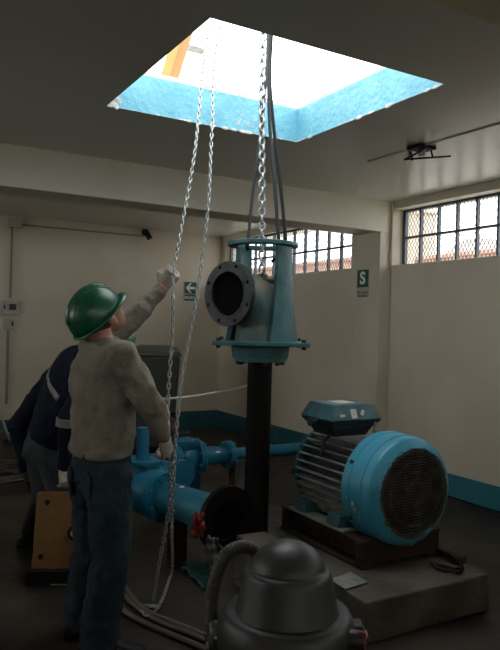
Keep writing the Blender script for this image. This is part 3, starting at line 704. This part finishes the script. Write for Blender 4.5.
c = onz(-3, 468, 0); b = nb(); box(b, c.x-.16, c.x+.12, c.y+.35, c.y+.6, 0, .28); obj('body', b, 'brown', t, bevel=.004); b = nb(); box(b, c.x-.17, c.x+.13, c.y+.34, c.y+.61, .281, .292); obj('lid', b, 'brown', t)

# tag line
rp = [at(112, 392, 4.35), at(135, 398, 4.3), at(165, 399, 4.25), at(195, 396, 4.2), at(225, 391, 4.15), at(247, 386, 4.12)]
cable('rope', rp, .0085, 'rope', 'pale rope stretched level from the men to the hanging column pipe', 'rope')

# ------------------------------------------------------------ orange steel block
A = onz(75, 585, 0); Bq = onz(30, 585, 0)
ex = (A-Bq); wl = ex.length; ex.normalize(); ey = V(-ex.y, ex.x, 0)
mt = Matrix((ex, ey, V(0, 0, 1))).transposed().to_4x4(); mt.translation = Bq
t = thing('steel_stand', 'orange painted steel plate leaning on a black base beside the man in grey', 'steel plate', Bq+ex*.1)
lean = mt @ Matrix.Rotation(R(-12), 4, 'X')
b = nb(); box(b, -.0, wl+.06, 0, .05, .085, .52, lean); obj('face_plate', b, 'orange', t, bevel=.006)
b = nb(); box(b, -.02, wl+.06, -.02, .2, 0, .085, mt); obj('base', b, 'black', t, bevel=.004)
b = nb(); box(b, .12, wl+.05, -.026, -.02, .008, .014, mt); obj('base_edge', b, 'steel', t)
for (x, z) in ((.065, .46), (.05, .155)):
    b = nb(); c = lean @ V(x, -.002, z); lathe(b, c, -(lean.to_3x3() @ V(0, 1, 0)), [(0, .016), (.004, .016), (.004, .008)], 12); obj('bolt', b, 'black', t)
b = nb(); c = lean @ V(wl-.015, -.002, .29); lathe(b, c, -(lean.to_3x3() @ V(0, 1, 0)), [(0, .045), (.02, .045), (.02, .02), (.05, .018)], 16); obj('swivel_eye', b, 'black', t, smooth='auto')
b = nb(); lathe(b, c-(lean.to_3x3() @ V(0, 1, 0))*.05, -(lean.to_3x3() @ V(0, 1, 0)), [(0, .022), (.008, .016)], 10); obj('nut', b, 'steel', t)

# ------------------------------------------------------------ bin
c = at(154, 420, 8.1); bx, by = c.x, c.y
t = thing('wheelie_bin', 'dark wheeled bin with a domed lid against the back wall', 'bin', (bx, by, 0))
def fr(b, hx0, hy0, z0, hx1, hy1, z1):
    mt = Matrix.Translation(V(bx, by, 0)) @ Matrix.Rotation(R(-22), 4, 'Z')
    lo = [b.verts.new(mt @ V(x*hx0, y*hy0, z0)) for x, y in ((-1,-1),(1,-1),(1,1),(-1,1))]; hi = [b.verts.new(mt @ V(x*hx1, y*hy1, z1)) for x, y in ((-1,-1),(1,-1),(1,1),(-1,1))]
    b.faces.new(lo[::-1]); b.faces.new(hi)
    for j in range(4): b.faces.new((lo[j], lo[(j+1) % 4], hi[(j+1) % 4], hi[j]))
b = nb(); fr(b, .22, .24, .06, .285, .33, 1.13); obj('body', b, 'bin', t, bevel=.02)
b = nb(); fr(b, .30, .345, 1.132, .305, .35, 1.17); fr(b, .30, .345, 1.1705, .27, .30, 1.215); fr(b, .27, .30, 1.2155, .19, .20, 1.25); obj('lid', b, 'binlid', t, bevel=.025, seg=3)
for sx in (-1, 1):
    b = nb(); lathe(b, (bx+sx*.22-.02, by+.26, .10), (1, 0, 0), [(0, .10), (.04, .10)], 20); obj('wheel', b, 'black', t, smooth='auto')

c = at(172, 432, 7.3); c.z = 0
t = thing('fire_extinguisher', 'dark red cylinder standing on the floor in front of the bin', 'fire extinguisher', c)
b = nb(); lathe(b, c, (0, 0, 1), [(0, .055), (.01, .065), (.40, .065), (.45, .05), (.48, .025), (.50, .022)], 24); obj('cylinder', b, 'darkred', t, smooth='auto')
b = nb(); lathe(b, c+V(0, 0, .501), (0, 0, 1), [(0, .02), (.04, .02)], 12); box(b, c.x-.02, c.x+.09, c.y-.012, c.y+.012, .542, .552); obj('valve_handle', b, 'black', t)

# ------------------------------------------------------------ wall fittings
def yw(x, y, off=0):
    r = vfwd + vright*((x-250)/FPX) - vup*((y-325)/FPX); return CAM + r*((YW-off)/r.y)
a, c, e = yw(10, 222), yw(8, 380), yw(8, 302)
xc = yw(10, 300).x
t = thing('conduit', 'grey wall conduit dropping from the junction box at the left end of the back wall', 'conduit', (xc, YW, a.z))
b = nb(); box(b, xc-.012, xc+.012, YW-.03, YW, e.z+.05, a.z); box(b, xc-.03, xc+.0, YW-.03, YW, .45, yw(8, 330).z); obj('trunking', b, 'pvc', t)
jb = yw(16, 214)
t = thing('junction_box', 'square beige junction box at the top of the left conduit under the ceiling', 'junction box', (xc, YW, 2.7))
b = nb(); box(b, xc-.06, xc+.11, YW-.06, YW, 2.68, 2.80); obj('box', b, 'plastic', t, bevel=.006); b = nb(); box(b, xc-.055, xc+.105, YW-.066, YW-.0605, 2.685, 2.795); obj('cover', b, 'plastic', t)
t = thing('breaker_box', 'beige breaker box with dark switches, upper of two boxes on the left conduit', 'breaker box', (xc, YW, 1.65))
p, q = yw(0, 300), yw(17, 315)
b = nb(); box(b, p.x, q.x, YW-.09, YW, q.z, p.z); bb = obj('body', b, 'plastic', t, bevel=.008)
b = nb(); m_ = (p.x+q.x)/2; zc = (p.z+q.z)/2; box(b, m_-.01, q.x-.03, YW-.095, YW-.0905, zc-.03, zc+.045); obj('switch_row', b, 'tboxlow', t)
b = nb(); box(b, p.x+.03, p.x+.05, YW-.094, YW-.0905, zc-.02, zc+.03); obj('indicator', b, 'tboxlow', t)
p, q = yw(3, 318), yw(13, 329)
t = thing('switch_box', 'small beige switch box, lower of two boxes on the left conduit', 'switch', (xc, YW, 1.5))
b = nb(); box(b, p.x, q.x, YW-.07, YW, q.z, p.z); obj('body', b, 'plastic', t, bevel=.008)
b = nb(); box(b, q.x-.035, q.x-.012, YW-.08, YW-.0705, q.z+.04, p.z-.04); obj('rocker', b, 'tboxlow', t)
b = nb(); tube(b, bez([yw(0, 395, .05), yw(2, 412, .06), yw(6, 428, .08), yw(14, 440, .12), yw(22, 452, .3)], 8), .008, 6); tube(b, bez([yw(-4, 402, .05), yw(2, 420, .06), yw(8, 436, .08), yw(18, 462, .2)], 8), .008, 6); o = obj('hanging_cable', b, 'rope', smooth=True); tag(o, 'thin pale cables drooping down the wall at the left edge', 'cable')
t = thing('cable_trunking', 'thin horizontal trunking under the ceiling leading to the security camera', 'trunking', (2.5, YW, 2.72))
b = nb(); box(b, xc+.11, 3.52, YW-.02, YW, 2.715, 2.735); obj('trunking', b, 'pvc', t)
c = yw(148, 235, .12)
t = thing('security_camera', 'small black security camera high on the back wall', 'security camera', c)
b = nb(); lathe(b, V(c.x, YW, c.z+.05), (0, -1, 0), [(0, .05), (.02, .05), (.02, .02)], 16); tube(b, [V(c.x, YW-.02, c.z+.05), V(c.x, YW-.10, c.z+.03)], .015, 8); obj('bracket', b, 'black', t, smooth='auto')
b = nb(); lathe(b, V(c.x-.01, YW-.10, c.z+.04), (.25, -.4, -.8), [(0, .03), (.0, .035), (.08, .035), (.085, .042), (.10, .042)], 18); bd = obj('body', b, 'black', t, smooth='auto')
b = nb(); lathe(b, V(c.x-.01, YW-.10, c.z+.04)+V(.25, -.4, -.8).normalized()*.101, (.25, -.4, -.8), [(0, .03), (.006, .02)], 14); obj('lens', b, 'tboxlow', bd)

def text(body, size, mtx, m, parent, name, bold=.0, ext=.001):
    cu = bpy.data.curves.new(name, 'FONT'); cu.body = body; cu.size = size; cu.align_x = 'CENTER'; cu.align_y = 'CENTER'; cu.extrude = ext; cu.offset = bold
    tmp = bpy.data.objects.new('tmp', cu); C.objects.link(tmp); bpy.context.view_layer.update()
    me = bpy.data.meshes.new_from_object(tmp.evaluated_get(bpy.context.evaluated_depsgraph_get())); bpy.data.objects.remove(tmp)
    me.transform(mtx); me.materials.clear(); me.materials.append(M[m])
    o = bpy.data.objects.new(name, me); C.objects.link(o); join(o, parent); return o
# exit arrow sign on the back wall
p, q = yw(184.5, 282), yw(196, 294); q2 = yw(196, 301)
t = thing('exit_sign', 'green safety sign with a white left-pointing arrow on the back wall', 'sign', ((p.x+q.x)/2, YW, q2.z))
b = nb(); box(b, p.x-.01, q.x+.01, YW-.006, YW, q2.z-.01, p.z+.01); obj('backing', b, 'signgrey', t)
b = nb(); box(b, p.x, q.x, YW-.009, YW-.0061, q.z, p.z); obj('green_field', b, 'green', t)
b = nb(); box(b, p.x, q.x, YW-.009, YW-.0061, q2.z, q.z-.012); obj('caption_field', b, 'green', t)
cx, cz, s = (p.x+q.x)/2, (p.z+q.z)/2, (q.x-p.x)/2
b = nb()
P = [(-.8, 0), (-.1, .72), (.22, .72), (-.28, .2), (.75, .2), (.75, -.2), (-.28, -.2), (.22, -.72), (-.1, -.72)]
f = b.faces.new([b.verts.new((cx+x*s, YW-.010, cz+z*s)) for x, z in P]); r_ = bmesh.ops.extrude_face_region(b, geom=[f])
for v in [e for e in r_['geom'] if isinstance(e, bmesh.types.BMVert)]: v.co.y += .0008
obj('arrow', b, 'signwhite', t)
text('SALIDA', .058, Matrix.Translation(V(cx, YW-.0095, (q2.z+q.z-.012)/2)) @ Matrix.Rotation(PI/2, 4, 'X'), 'signwhite', t, 'caption', .001, .0005)
# S sign on the pillar
def xp(x, y):
    r = vfwd + vright*((x-250)/FPX) - vup*((y-325)/FPX); return CAM + r*(XP/r.x)
p, q = xp(358, 270.5), xp(368.5, 287); q2 = xp(368, 297)
t = thing('safety_sign', 'green and white letter S safety sign on the side of the pillar', 'sign', (XP, (p.y+q.y)/2, q2.z))
b = nb(); box(b, XP-.004, XP, q.y-.008, p.y+.008, q2.z, p.z+.01); obj('backing', b, 'signgrey', t)
b = nb(); box(b, XP-.007, XP-.0041, q.y, p.y, q.z, p.z); obj('green_field', b, 'green', t)
mtS = Matrix.Translation(V(XP-.008, (p.y+q.y)/2, (p.z+q.z)/2)) @ Matrix.Rotation(-PI/2, 4, 'Z') @ Matrix.Rotation(PI/2, 4, 'X')
text('S', .175, mtS @ Matrix.Diagonal((1.1, 1, 1, 1)), 'signwhite', t, 'letter', .006, .0006)
mtC = Matrix.Translation(V(XP-.0045, (p.y+q.y)/2, q2.z+.028)) @ Matrix.Rotation(-PI/2, 4, 'Z') @ Matrix.Rotation(PI/2, 4, 'X')
text('EN CASOS', .034, mtC @ Matrix.Translation(V(0, .018, 0)), 'green', t, 'caption', .0012, .0004)
text('DE SISMOS', .033, mtC @ Matrix.Translation(V(0, -.016, 0)), 'green', t, 'caption', .0012, .0004)
# ceiling fixture with surface conduit
t = thing('ceiling_fixture', 'black bare ceiling lamp bracket hanging under the glossy ceiling', 'lamp bracket', (3.40, 3.40, ZC))
fc2 = onz(422, 147, ZC)
b = nb(); box(b, fc2.x-.09, fc2.x+.07, fc2.y-.07, fc2.y+.06, ZC-.022, ZC); obj('mounting_plate', b, 'black', t, bevel=.003)
b = nb()
c = V(fc2.x, fc2.y, ZC-.05)
tube(b, [c+V(-.12, .05, -.05), c+V(.0, -.02, .03)], .008, 6); tube(b, [c+V(-.13, .04, -.05), c+V(.12, -.16, -.03)], .007, 6); tube(b, [c+V(-.06, .05, .02), c+V(-.05, .04, -.045)], .007, 6); tube(b, [c+V(.04, -.05, .02), c+V(.05, -.06, -.035)], .007, 6)
obj('wire_guard', b, 'black', t)
b = nb(); lathe(b, c+V(0, .0, -.02), (0, 0, 1), [(0, .025), (.05, .025)], 14); lathe(b, c+V(-.06, .07, -.01), (0, 0, 1), [(0, .018), (.04, .018)], 12); obj('lamp_holder', b, 'steel', t, smooth='auto')
a, c = onz(368, 161, ZC), onz(520, 117, ZC)
b = nb(); tube(b, [a-V(0, 0, .004), c-V(0, 0, .004)], .005, 8); o = obj('ceiling_conduit', b, 'beam', smooth=True); tag(o, 'thin conduit running across the ceiling through the lamp bracket', 'conduit')

# ------------------------------------------------------------ people
def capsule(b, p, q, r0_, r1_, seg=14):
    p, q = Vector(p), Vector(q); d = q-p; n = 6
    tube(b, [p.lerp(q, i/n) for i in range(n+1)], [r0_+(r1_-r0_)*i/n for i in range(n+1)], seg); ball(b, p, r0_, seg=seg); ball(b, q, r1_, seg=seg)
def sections(b, secs, side, seg=24):
    """secs: (centre, half width, half depth, side dir or None); a lofted trunk"""
    rings = []
    for i, s in enumerate(secs):
        c, hw, hd = s[:3]; a = secs[max(i-1, 0)][0]; e = secs[min(i+1, len(secs)-1)][0]; ax_ = (e-a).normalized()
        sd = (s[3] if len(s) > 3 else side); sd = (sd-ax_*sd.dot(ax_)).normalized(); fd = ax_.cross(sd)
        rings.append([b.verts.new(c+sd*math.cos(2*PI*j/seg)*hw+fd*math.sin(2*PI*j/seg)*hd) for j in range(seg)])
    for A_, B_ in zip(rings, rings[1:]):
        for j in range(seg): b.faces.new((A_[j], A_[(j+1) % seg], B_[(j+1) % seg], B_[j]))
    b.faces.new(rings[0][::-1]); b.faces.new(rings[-1])
def fused(name, b, m, parent, voxel=.012, smooth_it=4, disp=None):
    o = obj(name, b, m, parent)
    r_ = o.modifiers.new('remesh', 'REMESH'); r_.mode = 'VOXEL'; r_.voxel_size = voxel; r_.use_smooth_shade = True
    if smooth_it: s = o.modifiers.new('smooth', 'SMOOTH'); s.factor = .6; s.iterations = smooth_it
    if disp:
        tx = bpy.data.textures.new(name+'_folds', 'CLOUDS'); tx.noise_scale = disp[1]; tx.noise_depth = 2
        d = o.modifiers.new('folds', 'DISPLACE'); d.texture = tx; d.strength = disp[0]; d.mid_level = .5; d.texture_coords = 'GLOBAL'
    return o
def glove(name, wrist, direction, thumb, parent, curl=1.0, scale=1.0, m='glove', label=None, cuff=True):
    """wrist point, direction of the hand, direction towards the thumb side; fingers curl towards the palm"""
    x = direction.normalized(); y = (thumb-x*thumb.dot(x)).normalized(); z = x.cross(y)   # palm faces -z
    mt = Matrix((x, y, z)).transposed().to_4x4(); mt.translation = wrist
    P = lambda a, c_, d: mt @ V(a*scale, c_*scale, d*scale)
    b = nb()
    sections(b, [(P(-.02, 0, 0), .032, .028), (P(.02, 0, 0), .036, .024), (P(.05, 0, 0), .044, .022), (P(.085, 0, 0), .045, .019), (P(.10, 0, 0), .040, .016)], y, 16)
    for k, (yy, L) in enumerate(((.033, .074), (.011, .082), (-.011, .076), (-.032, .060))):
        p0 = V(.088, yy, 0); ang = 0; pts = [p0]
        for j, (fr_, tn) in enumerate(((.42, .9), (.32, 1.25), (.26, .9))):
            ang += tn*curl; pts.append(pts[-1]+V(math.cos(ang), 0, -math.sin(ang))*L*fr_*1.05)
        for j in range(3): capsule(b, P(*pts[j]), P(*pts[j+1]), (.0112-.0008*j)*scale, (.0106-.0009*j)*scale, 10)
    th = [V(.025, .030, -.006), V(.052, .058, -.016), V(.075, .062-.02*curl, -.032), V(.094, .052-.032*curl, -.042)]
    for j in range(3): capsule(b, P(*th[j]), P(*th[j+1]), (.015-.0015*j)*scale, (.0135-.0015*j)*scale, 10)
    o = fused(name, b, m, parent, .0045, 2)
    if label: o['label'] = label
    return o
def head(root, body_bm, c, fdir, updir):
    """adds head and face to the body mesh; c = centre of skull"""
    f = fdir.normalized(); u = (updir-f*updir.dot(f)).normalized(); l = u.cross(f)     # f forward, l left, u up
    m3_ = Matrix((f, l, u)).transposed(); mt = m3_.to_4x4(); mt.translation = c; P = lambda a, b_, d: mt @ V(a, b_, d)
    bb_ = body_bm
    ball(bb_, P(-.012, 0, .03), .096, .077, .09, m3_); ball(bb_, P(.03, 0, -.035), .066, .060, .078, m3_); ball(bb_, P(.055, 0, -.085), .032, .034, .026, m3_)
    capsule(bb_, P(.085, 0, .01), P(.112, 0, -.028), .010, .016, 10)                     # nose
    ball(bb_, P(.078, 0, .03), .02, .055, .014, m3_)                                     # brow
    for s in (-1, 1):
        ball(bb_, P(.058, s*.042, -.03), .024, .02, .022, m3_)                          # cheek
        ball(bb_, P(-.002, s*.086, -.020), .024, .012, .036, m3_)                        # ear
        ball(bb_, P(-.008, s*.094, -.008), .016, .009, .020, m3_)
    ball(bb_, P(.088, 0, -.062), .012, .024, .006, m3_); ball(bb_, P(.085, 0, -.073), .012, .022, .007, m3_)   # lips
    return mt
def head_parts(root, mt, with_eyes=True):
    P = lambda a, b_, d: mt @ V(a, b_, d); m3_ = mt.to_3x3()
    for s in (-1, 1):
        b = nb(); ball(b, P(.080, s*.032, .006), .012, seg=12); obj('eye', b, 'white', root, smooth=True)
        b = nb(); ball(b, P(.0895, s*.032, .006), .005, seg=8); obj('pupil', b, 'black', root, smooth=True)
    b = nb(); ball(b, P(-.034, 0, .010), .088, .079, .080, m3_); h = obj('hair', b, 'hair', root, smooth=True)
    # helmet: shell, brim and ridges
    b = nb(); rows = []; N = 40
    for i in range(13):
        ph = (PI/2)*i/12; row = []
        for k in range(N):
            a = 2*PI*k/N; rx = .138 if math.cos(a) > 0 else .145; cc = math.cos(ph)
            rad = cc**.80
            row.append(b.verts.new(P(-.012+rx*math.cos(a)*rad, .116*math.sin(a)*rad, .012+.135*math.sin(ph)**.95)))
        rows.append(row)
        if i == 12: break
    for A_, B_ in zip(rows, rows[1:]):
        for j in range(N): b.faces.new((A_[j], A_[(j+1) % N], B_[(j+1) % N], B_[j]))
    bmesh.ops.remove_doubles(b, verts=b.verts[:], dist=1e-5)
    o = obj('helmet', b, 'helmet', root, smooth=True); o['label'] = 'green hard hat'
    s = o.modifiers.new('t', 'SOLIDIFY'); s.thickness = .003; s.offset = 0
    hel = o
    b = nb(); rows = [[], []]
    for k in range(N):
        a = 2*PI*k/N; rx = .138 if math.cos(a) > 0 else .145; e = .009+.028*max(0, math.cos(a))**2.2
        rows[0].append(b.verts.new(P(-.012+rx*math.cos(a), .116*math.sin(a), .014)))
        rows[1].append(b.verts.new(P(-.012+(rx+e)*math.cos(a), (.116+e*.8)*math.sin(a), .006-.012*max(0, math.cos(a))**2)))
    for j in range(N): b.faces.new((rows[0][j], rows[0][(j+1) % N], rows[1][(j+1) % N], rows[1][j]))
    o = obj('brim', b, 'helmet', hel, smooth=True); s = o.modifiers.new('t', 'SOLIDIFY'); s.thickness = .006; s.offset = 0
    hm_c = P(-.012, 0, .012)
    for yy in (-.045, 0, .045):
        b = nb(); pts = []
        for k in range(17):
            ph = R(28)+(PI-R(56))*k/16; hh = math.sqrt(max(0, 1-(yy/.116)**2)); pts.append(P(-.014+.137*math.cos(ph)*hh, yy*(.6+.4*abs(math.cos(ph))), .012+.136*math.sin(ph)**.95*(hh**.6)))
        pts = [hm_c+(p-hm_c)*1.035 for p in pts]; tube(b, pts, .008 if yy else .013, 8); obj('ridge', b, 'helmet', hel, smooth=True)
    return hel

# --- man in grey, pulling the chain
f40 = (vright*math.cos(R(40))+vfwd*math.sin(R(40))); f1 = V(f40.x, f40.y, 0).normalized(); rt1 = V(f1.y, -f1.x, 0)
person1 = thing('person', 'man in grey sweatshirt, blue jeans and green hard hat pulling the hand chain', 'person', onz(98, 625, 0))
pel = at(101, 462, 3.14); hipL = pel-rt1*.085+V(0, 0, -.03); hipR = pel+rt1*.085+V(0, 0, -.03)
ankR = onz(96, 634, .09); ankR = at(99, 628, 3.03); ankR.z = .10; ankL = at(81, 612, 3.26); ankL.z = .10
kneeR = hipR.lerp(ankR, .50)+f1*.035; kneeL = hipL.lerp(ankL, .50)+f1*.03
wai = at(102, 436, 3.14); che = at(104, 385, 3.14); shc = at(105, 352, 3.14)-f1*.01; nek = at(103, 338, 3.13)
shR = shc+rt1*.175+V(0, 0, -.02); shL = shc-rt1*.16+V(0, 0, .02)+f1*.03
elR = at(152, 405, 3.0); wrR = at(163, 437, 3.10)
elL = at(131, 320, 3.36); wrL = at(162, 288, 3.46)
hc = at(101, 316, 3.15)
fh = vright*math.cos(R(40))+vfwd*math.sin(R(40)); fh = V(fh.x, fh.y, 0).normalized()
lookf = (fh*.68+V(0, 0, 1)*.73).normalized(); looku = (V(0, 0, 1)*.68-fh*.73)
def body_mesh(sc):
    b = nb()
    sections(b, [(pel+V(0, 0, -.06), .13*sc, .10*sc), (pel, .16*sc, .115*sc), (wai, .145*sc, .11*sc), (che, .17*sc, .125*sc), (shc+V(0, 0, -.05), .175*sc, .11*sc), (shc+V(0, 0, .01), .13*sc, .08*sc), (nek, .06, .06)], rt1)
    capsule(b, nek+V(0, 0, -.04), hc-lookf*.03+V(0, 0, -.03), .062, .058)
    for s_, e_, w_ in ((shR, elR, wrR), (shL, elL, wrL)): capsule(b, s_, e_, .052*sc, .042*sc); capsule(b, e_, w_, .042*sc, .030)
    for h_, k_, a_ in ((hipR, kneeR, ankR), (hipL, kneeL, ankL)): capsule(b, h_, k_, .085*sc, .058*sc); capsule(b, k_, a_, .055*sc, .04)
    return b
b = body_mesh(.85); hm = head(person1, b, hc, lookf, looku); o = fused('body', b, 'skin', person1, .009, 2)
head_parts(person1, hm)
b = nb()
sections(b, [(pel+V(0, 0, .035), .175, .132), (pel+V(0, 0, .06), .18, .140), (wai, .172, .140), (at(103, 410, 3.14), .178, .142), (che, .188, .145), (shc+V(0, 0, -.06), .19, .130), (shc+V(0, 0, .0), .16, .10), (nek+V(0, 0, -.03), .092, .082), (nek+V(0, 0, .0), .075, .07)], rt1, 28)
capsule(b, shR, elR, .078, .062); capsule(b, elR, wrR-(wrR-elR).normalized()*.01, .060, .045)
capsule(b, shL, elL, .074, .056); capsule(b, elL, wrL-(wrL-elL).normalized()*.03, .056, .042)
ball(b, elR, .066); fused('sweatshirt', b, 'sweat', person1, .010, 3, (.040, .085))
b = nb()
sections(b, [(hipR*.5+hipL*.5+V(0, 0, -.06), .155, .125), (pel, .165, .132), (pel+V(0, 0, .07), .160, .125)], rt1, 24)
for h_, k_, a_ in ((hipR, kneeR, ankR), (hipL, kneeL, ankL)):
    capsule(b, h_+V(0, 0, -.02), k_, .108, .092); capsule(b, k_, V(a_.x, a_.y, .10), .09, .084); tube(b, [V(a_.x, a_.y, .18), V(a_.x+f1.x*.01, a_.y+f1.y*.01, .035)], [.086, .092], 16)
jn1 = fused('jeans', b, 'jeans', person1, .011, 3, (.03, .05))
up = V(0, 0, 1)
bk = -f1
def patch(name, c, ux, uz, hx, hz, m, target, parent, off=.004):
    b = nb(); g = [[b.verts.new(c+ux*hx*(2*i/8-1)+uz*hz*(2*j/8-1)) for j in range(9)] for i in range(9)]
    for i in range(8):
        for j in range(8): b.faces.new((g[i][j], g[i+1][j], g[i+1][j+1], g[i][j+1]))
    o = obj(name, b, m, parent, smooth=True); s = o.modifiers.new('wrap', 'SHRINKWRAP'); s.target = target; s.offset = off; s.wrap_mode = 'ABOVE_SURFACE'
    k = o.modifiers.new('t', 'SOLIDIFY'); k.thickness = .003; return o
patch('belt_patch', pel+V(0, 0, .05)+bk*.17, rt1, up, .035, .011, 'leather', jn1, person1, .006)
for s in (-1, 1): patch('back_pocket', pel+bk*.19+rt1*s*.085+V(0, 0, -.085), (rt1+f1*s*.3).normalized(), up, .055, .065, 'jeans', jn1, person1, .005)
def shoe(a_, dirv, root, m='shoe'):
    d = V(dirv.x, dirv.y, 0).normalized(); sd = V(d.y, -d.x, 0); mt = Matrix((d, sd, V(0, 0, 1))).transposed().to_4x4(); mt.translation = V(a_.x, a_.y, 0)
    b = nb(); sections(b, [(mt @ V(-.085, 0, .035), .03, .03), (mt @ V(-.06, 0, .045), .043, .045), (mt @ V(0, 0, .055), .045, .055), (mt @ V(.07, 0, .045), .048, .045), (mt @ V(.14, 0, .034), .052, .034), (mt @ V(.19, 0, .028), .042, .027), (mt @ V(.21, 0, .024), .02, .018)], sd, 18)
    capsule(b, mt @ V(-.02, 0, .05), mt @ V(-.01, 0, .11), .045, .045)
    o = fused('shoe', b, m, root, .008, 2)
    b = nb(); P = []
    for k in range(28):
        a = 2*PI*k/28; x = .062+.150*math.cos(a); w_ = .050*math.sin(a)*(1+.12*math.cos(a)); P.append((x, w_))
    lo = [b.verts.new(mt @ V(x, y, .0)) for x, y in P]; hi = [b.verts.new(mt @ V(x, y, .022)) for x, y in P]; b.faces.new(lo[::-1]); b.faces.new(hi)
    for j in range(28): b.faces.new((lo[j], lo[(j+1) % 28], hi[(j+1) % 28], hi[j]))
    obj('sole', b, 'black', o)
shoe(ankR, f1*.7+rt1*.5, person1); shoe(ankL, f1*.9-rt1*.1, person1)
up = V(0, 0, 1)
glove('glove', wrL, (at(177, 268, 3.44)-wrL), (-vright*.5+up*.6-vfwd*.3), person1, 1.05, 1.0)
glove('glove', wrR, (at(169, 456, 3.14)-wrR), (vfwd*.6+up*.2+vright*.3), person1, .85, .95)
b = nb(); tube(b, [wrL-(wrL-elL).normalized()*.02, wrL+(at(177, 268, 3.44)-wrL).normalized()*.01], .036, 14); obj('wrist', b, 'skin', person1, smooth=True)

# --- man in navy jacket, bending behind
f50 = vright*math.cos(R(38))+vfwd*math.sin(R(38)); f2 = V(f50.x, f50.y, 0).normalized(); rt2 = V(f2.y, -f2.x, 0)
person2 = thing('person', 'man in navy jacket with reflective tape and grey jeans bending forward behind the other', 'person', onz(45, 560, 0))
pel2 = at(44, 449, 4.42); nk2 = at(90, 350, 4.42); che2 = pel2.lerp(nk2, .62)+V(0, 0, .015); wai2 = pel2.lerp(nk2, .22); sh2 = pel2.lerp(nk2, .86)
shR2 = sh2+rt2*.19; shL2 = sh2-rt2*.19
elR2 = at(68, 418, 4.12); wrR2 = at(64, 466, 4.14)
shL2 = at(57, 378, 4.52); elL2 = at(17, 426, 4.58); wrL2 = at(26, 468, 4.50)
hipR2 = pel2+rt2*.085; hipL2 = pel2-rt2*.085
knL2 = at(45, 497, 4.38); anL2 = at(30, 535, 4.50); anL2.z = .10
knR2 = at(62, 497, 4.22); anR2 = at(58, 552, 4.30); anR2.z = .10
hc2 = at(115, 345, 4.40); lf2 = (f2*.86-up*.35).normalized(); lu2 = (up*.9+f2*.35)
b = nb()
sections(b, [(pel2-(wai2-pel2).normalized()*.08, .13, .10), (pel2, .14, .105), (wai2, .13, .10), (che2, .15, .11), (sh2, .145, .09), (nk2, .055, .055)], rt2)
capsule(b, nk2-(nk2-sh2)*.3, hc2-lf2*.02-lu2*.03, .056, .055)
for s_, e_, w_ in ((shR2, elR2, wrR2), (shL2, elL2, wrL2)): capsule(b, s_, e_, .045, .036); capsule(b, e_, w_, .036, .028)
for h_, k_, a_ in ((hipR2, knR2, anR2), (hipL2, knL2, anL2)): capsule(b, h_, k_, .072, .05); capsule(b, k_, a_, .048, .036)
hm2 = head(person2, b, hc2, lf2, lu2); fused('body', b, 'skin', person2, .009, 2); head_parts(person2, hm2)
b = nb()
sections(b, [(pel2+(wai2-pel2)*.35, .178, .135), (wai2, .19, .15), (che2-rt2*.03, .235, .16), (sh2-rt2*.03, .225, .14), (nk2-(nk2-sh2)*.3, .12, .09), (nk2, .07, .065)], rt2, 26)
capsule(b, shR2, elR2, .075, .062); capsule(b, elR2, wrR2, .060, .046); capsule(b, shL2, elL2, .092, .066); capsule(b, elL2, wrL2, .062, .046)
jk = fused('jacket', b, 'navy', person2, .012, 3, (.025, .07))
b = nb()
def band(b, p, q, f0, f1_, r):
    a, c_ = p.lerp(q, f0), p.lerp(q, f1_); tube(b, [a, c_], r, 22)
band(b, elR2, wrR2, .0, .16, .071); obj('reflective_tape', b, 'reflect', person2, smooth='auto')['label'] = 'silver reflective tape round the right sleeve'
b = nb()
# diagonal strip over the back, lying on the jacket
sp = [at(43.5, 364, 4.40), at(45.5, 378, 4.34), at(50, 389, 4.27), at(58, 399, 4.24)]
sp = bez(sp, 6); rows = []
for i, p in enumerate(sp):
    tt = (sp[min(i+1, len(sp)-1)]-sp[max(i-1, 0)]).normalized(); nn_ = (CAM-p).normalized(); sd = tt.cross(nn_).normalized(); rows.append((b.verts.new(p-sd*.022), b.verts.new(p+sd*.022)))
for (a, c_), (d, e) in zip(rows, rows[1:]): b.faces.new((a, c_, e, d))
tp = obj('reflective_tape', b, 'reflect', person2, smooth=True); s = tp.modifiers.new('w', 'SHRINKWRAP'); s.target = jk; s.offset = .006; s.wrap_mode = 'ABOVE_SURFACE'; s2 = tp.modifiers.new('t', 'SOLIDIFY'); s2.thickness = .004
tp['label'] = 'silver reflective tape across the back of the jacket'
b = nb()
sections(b, [(pel2-(wai2-pel2).normalized()*.09, .145, .12), (pel2, .16, .13), (wai2-(wai2-pel2)*.2, .155, .12)], rt2, 24)
for h_, k_, a_ in ((hipR2, knR2, anR2), (hipL2, knL2, anL2)):
    capsule(b, h_, k_, .102, .078); capsule(b, k_, V(a_.x, a_.y, .20) if h_ == hipR2 else k_.lerp(a_, .25), .075, .072)
fused('jeans', b, 'jeans2', person2, .012, 3, (.02, .06))
b = nb(); capsule(b, k_.lerp(anL2, .22), V(anL2.x, anL2.y, .10), .078, .06); fused('boot_shaft', b, 'shoe', person2, .01, 2)
shoe(anL2, f2*.6+rt2*.2, person2); shoe(anR2, f2, person2)
glove('glove', wrL2, (at(33, 482, 4.45)-wrL2), (vright*.6), person2, .5, 1.0, 'shoe', 'black glove')
glove('glove', wrR2, (at(66, 482, 4.12)-wrR2), (vright*.4+vfwd*.4), person2, .6, 1.0)
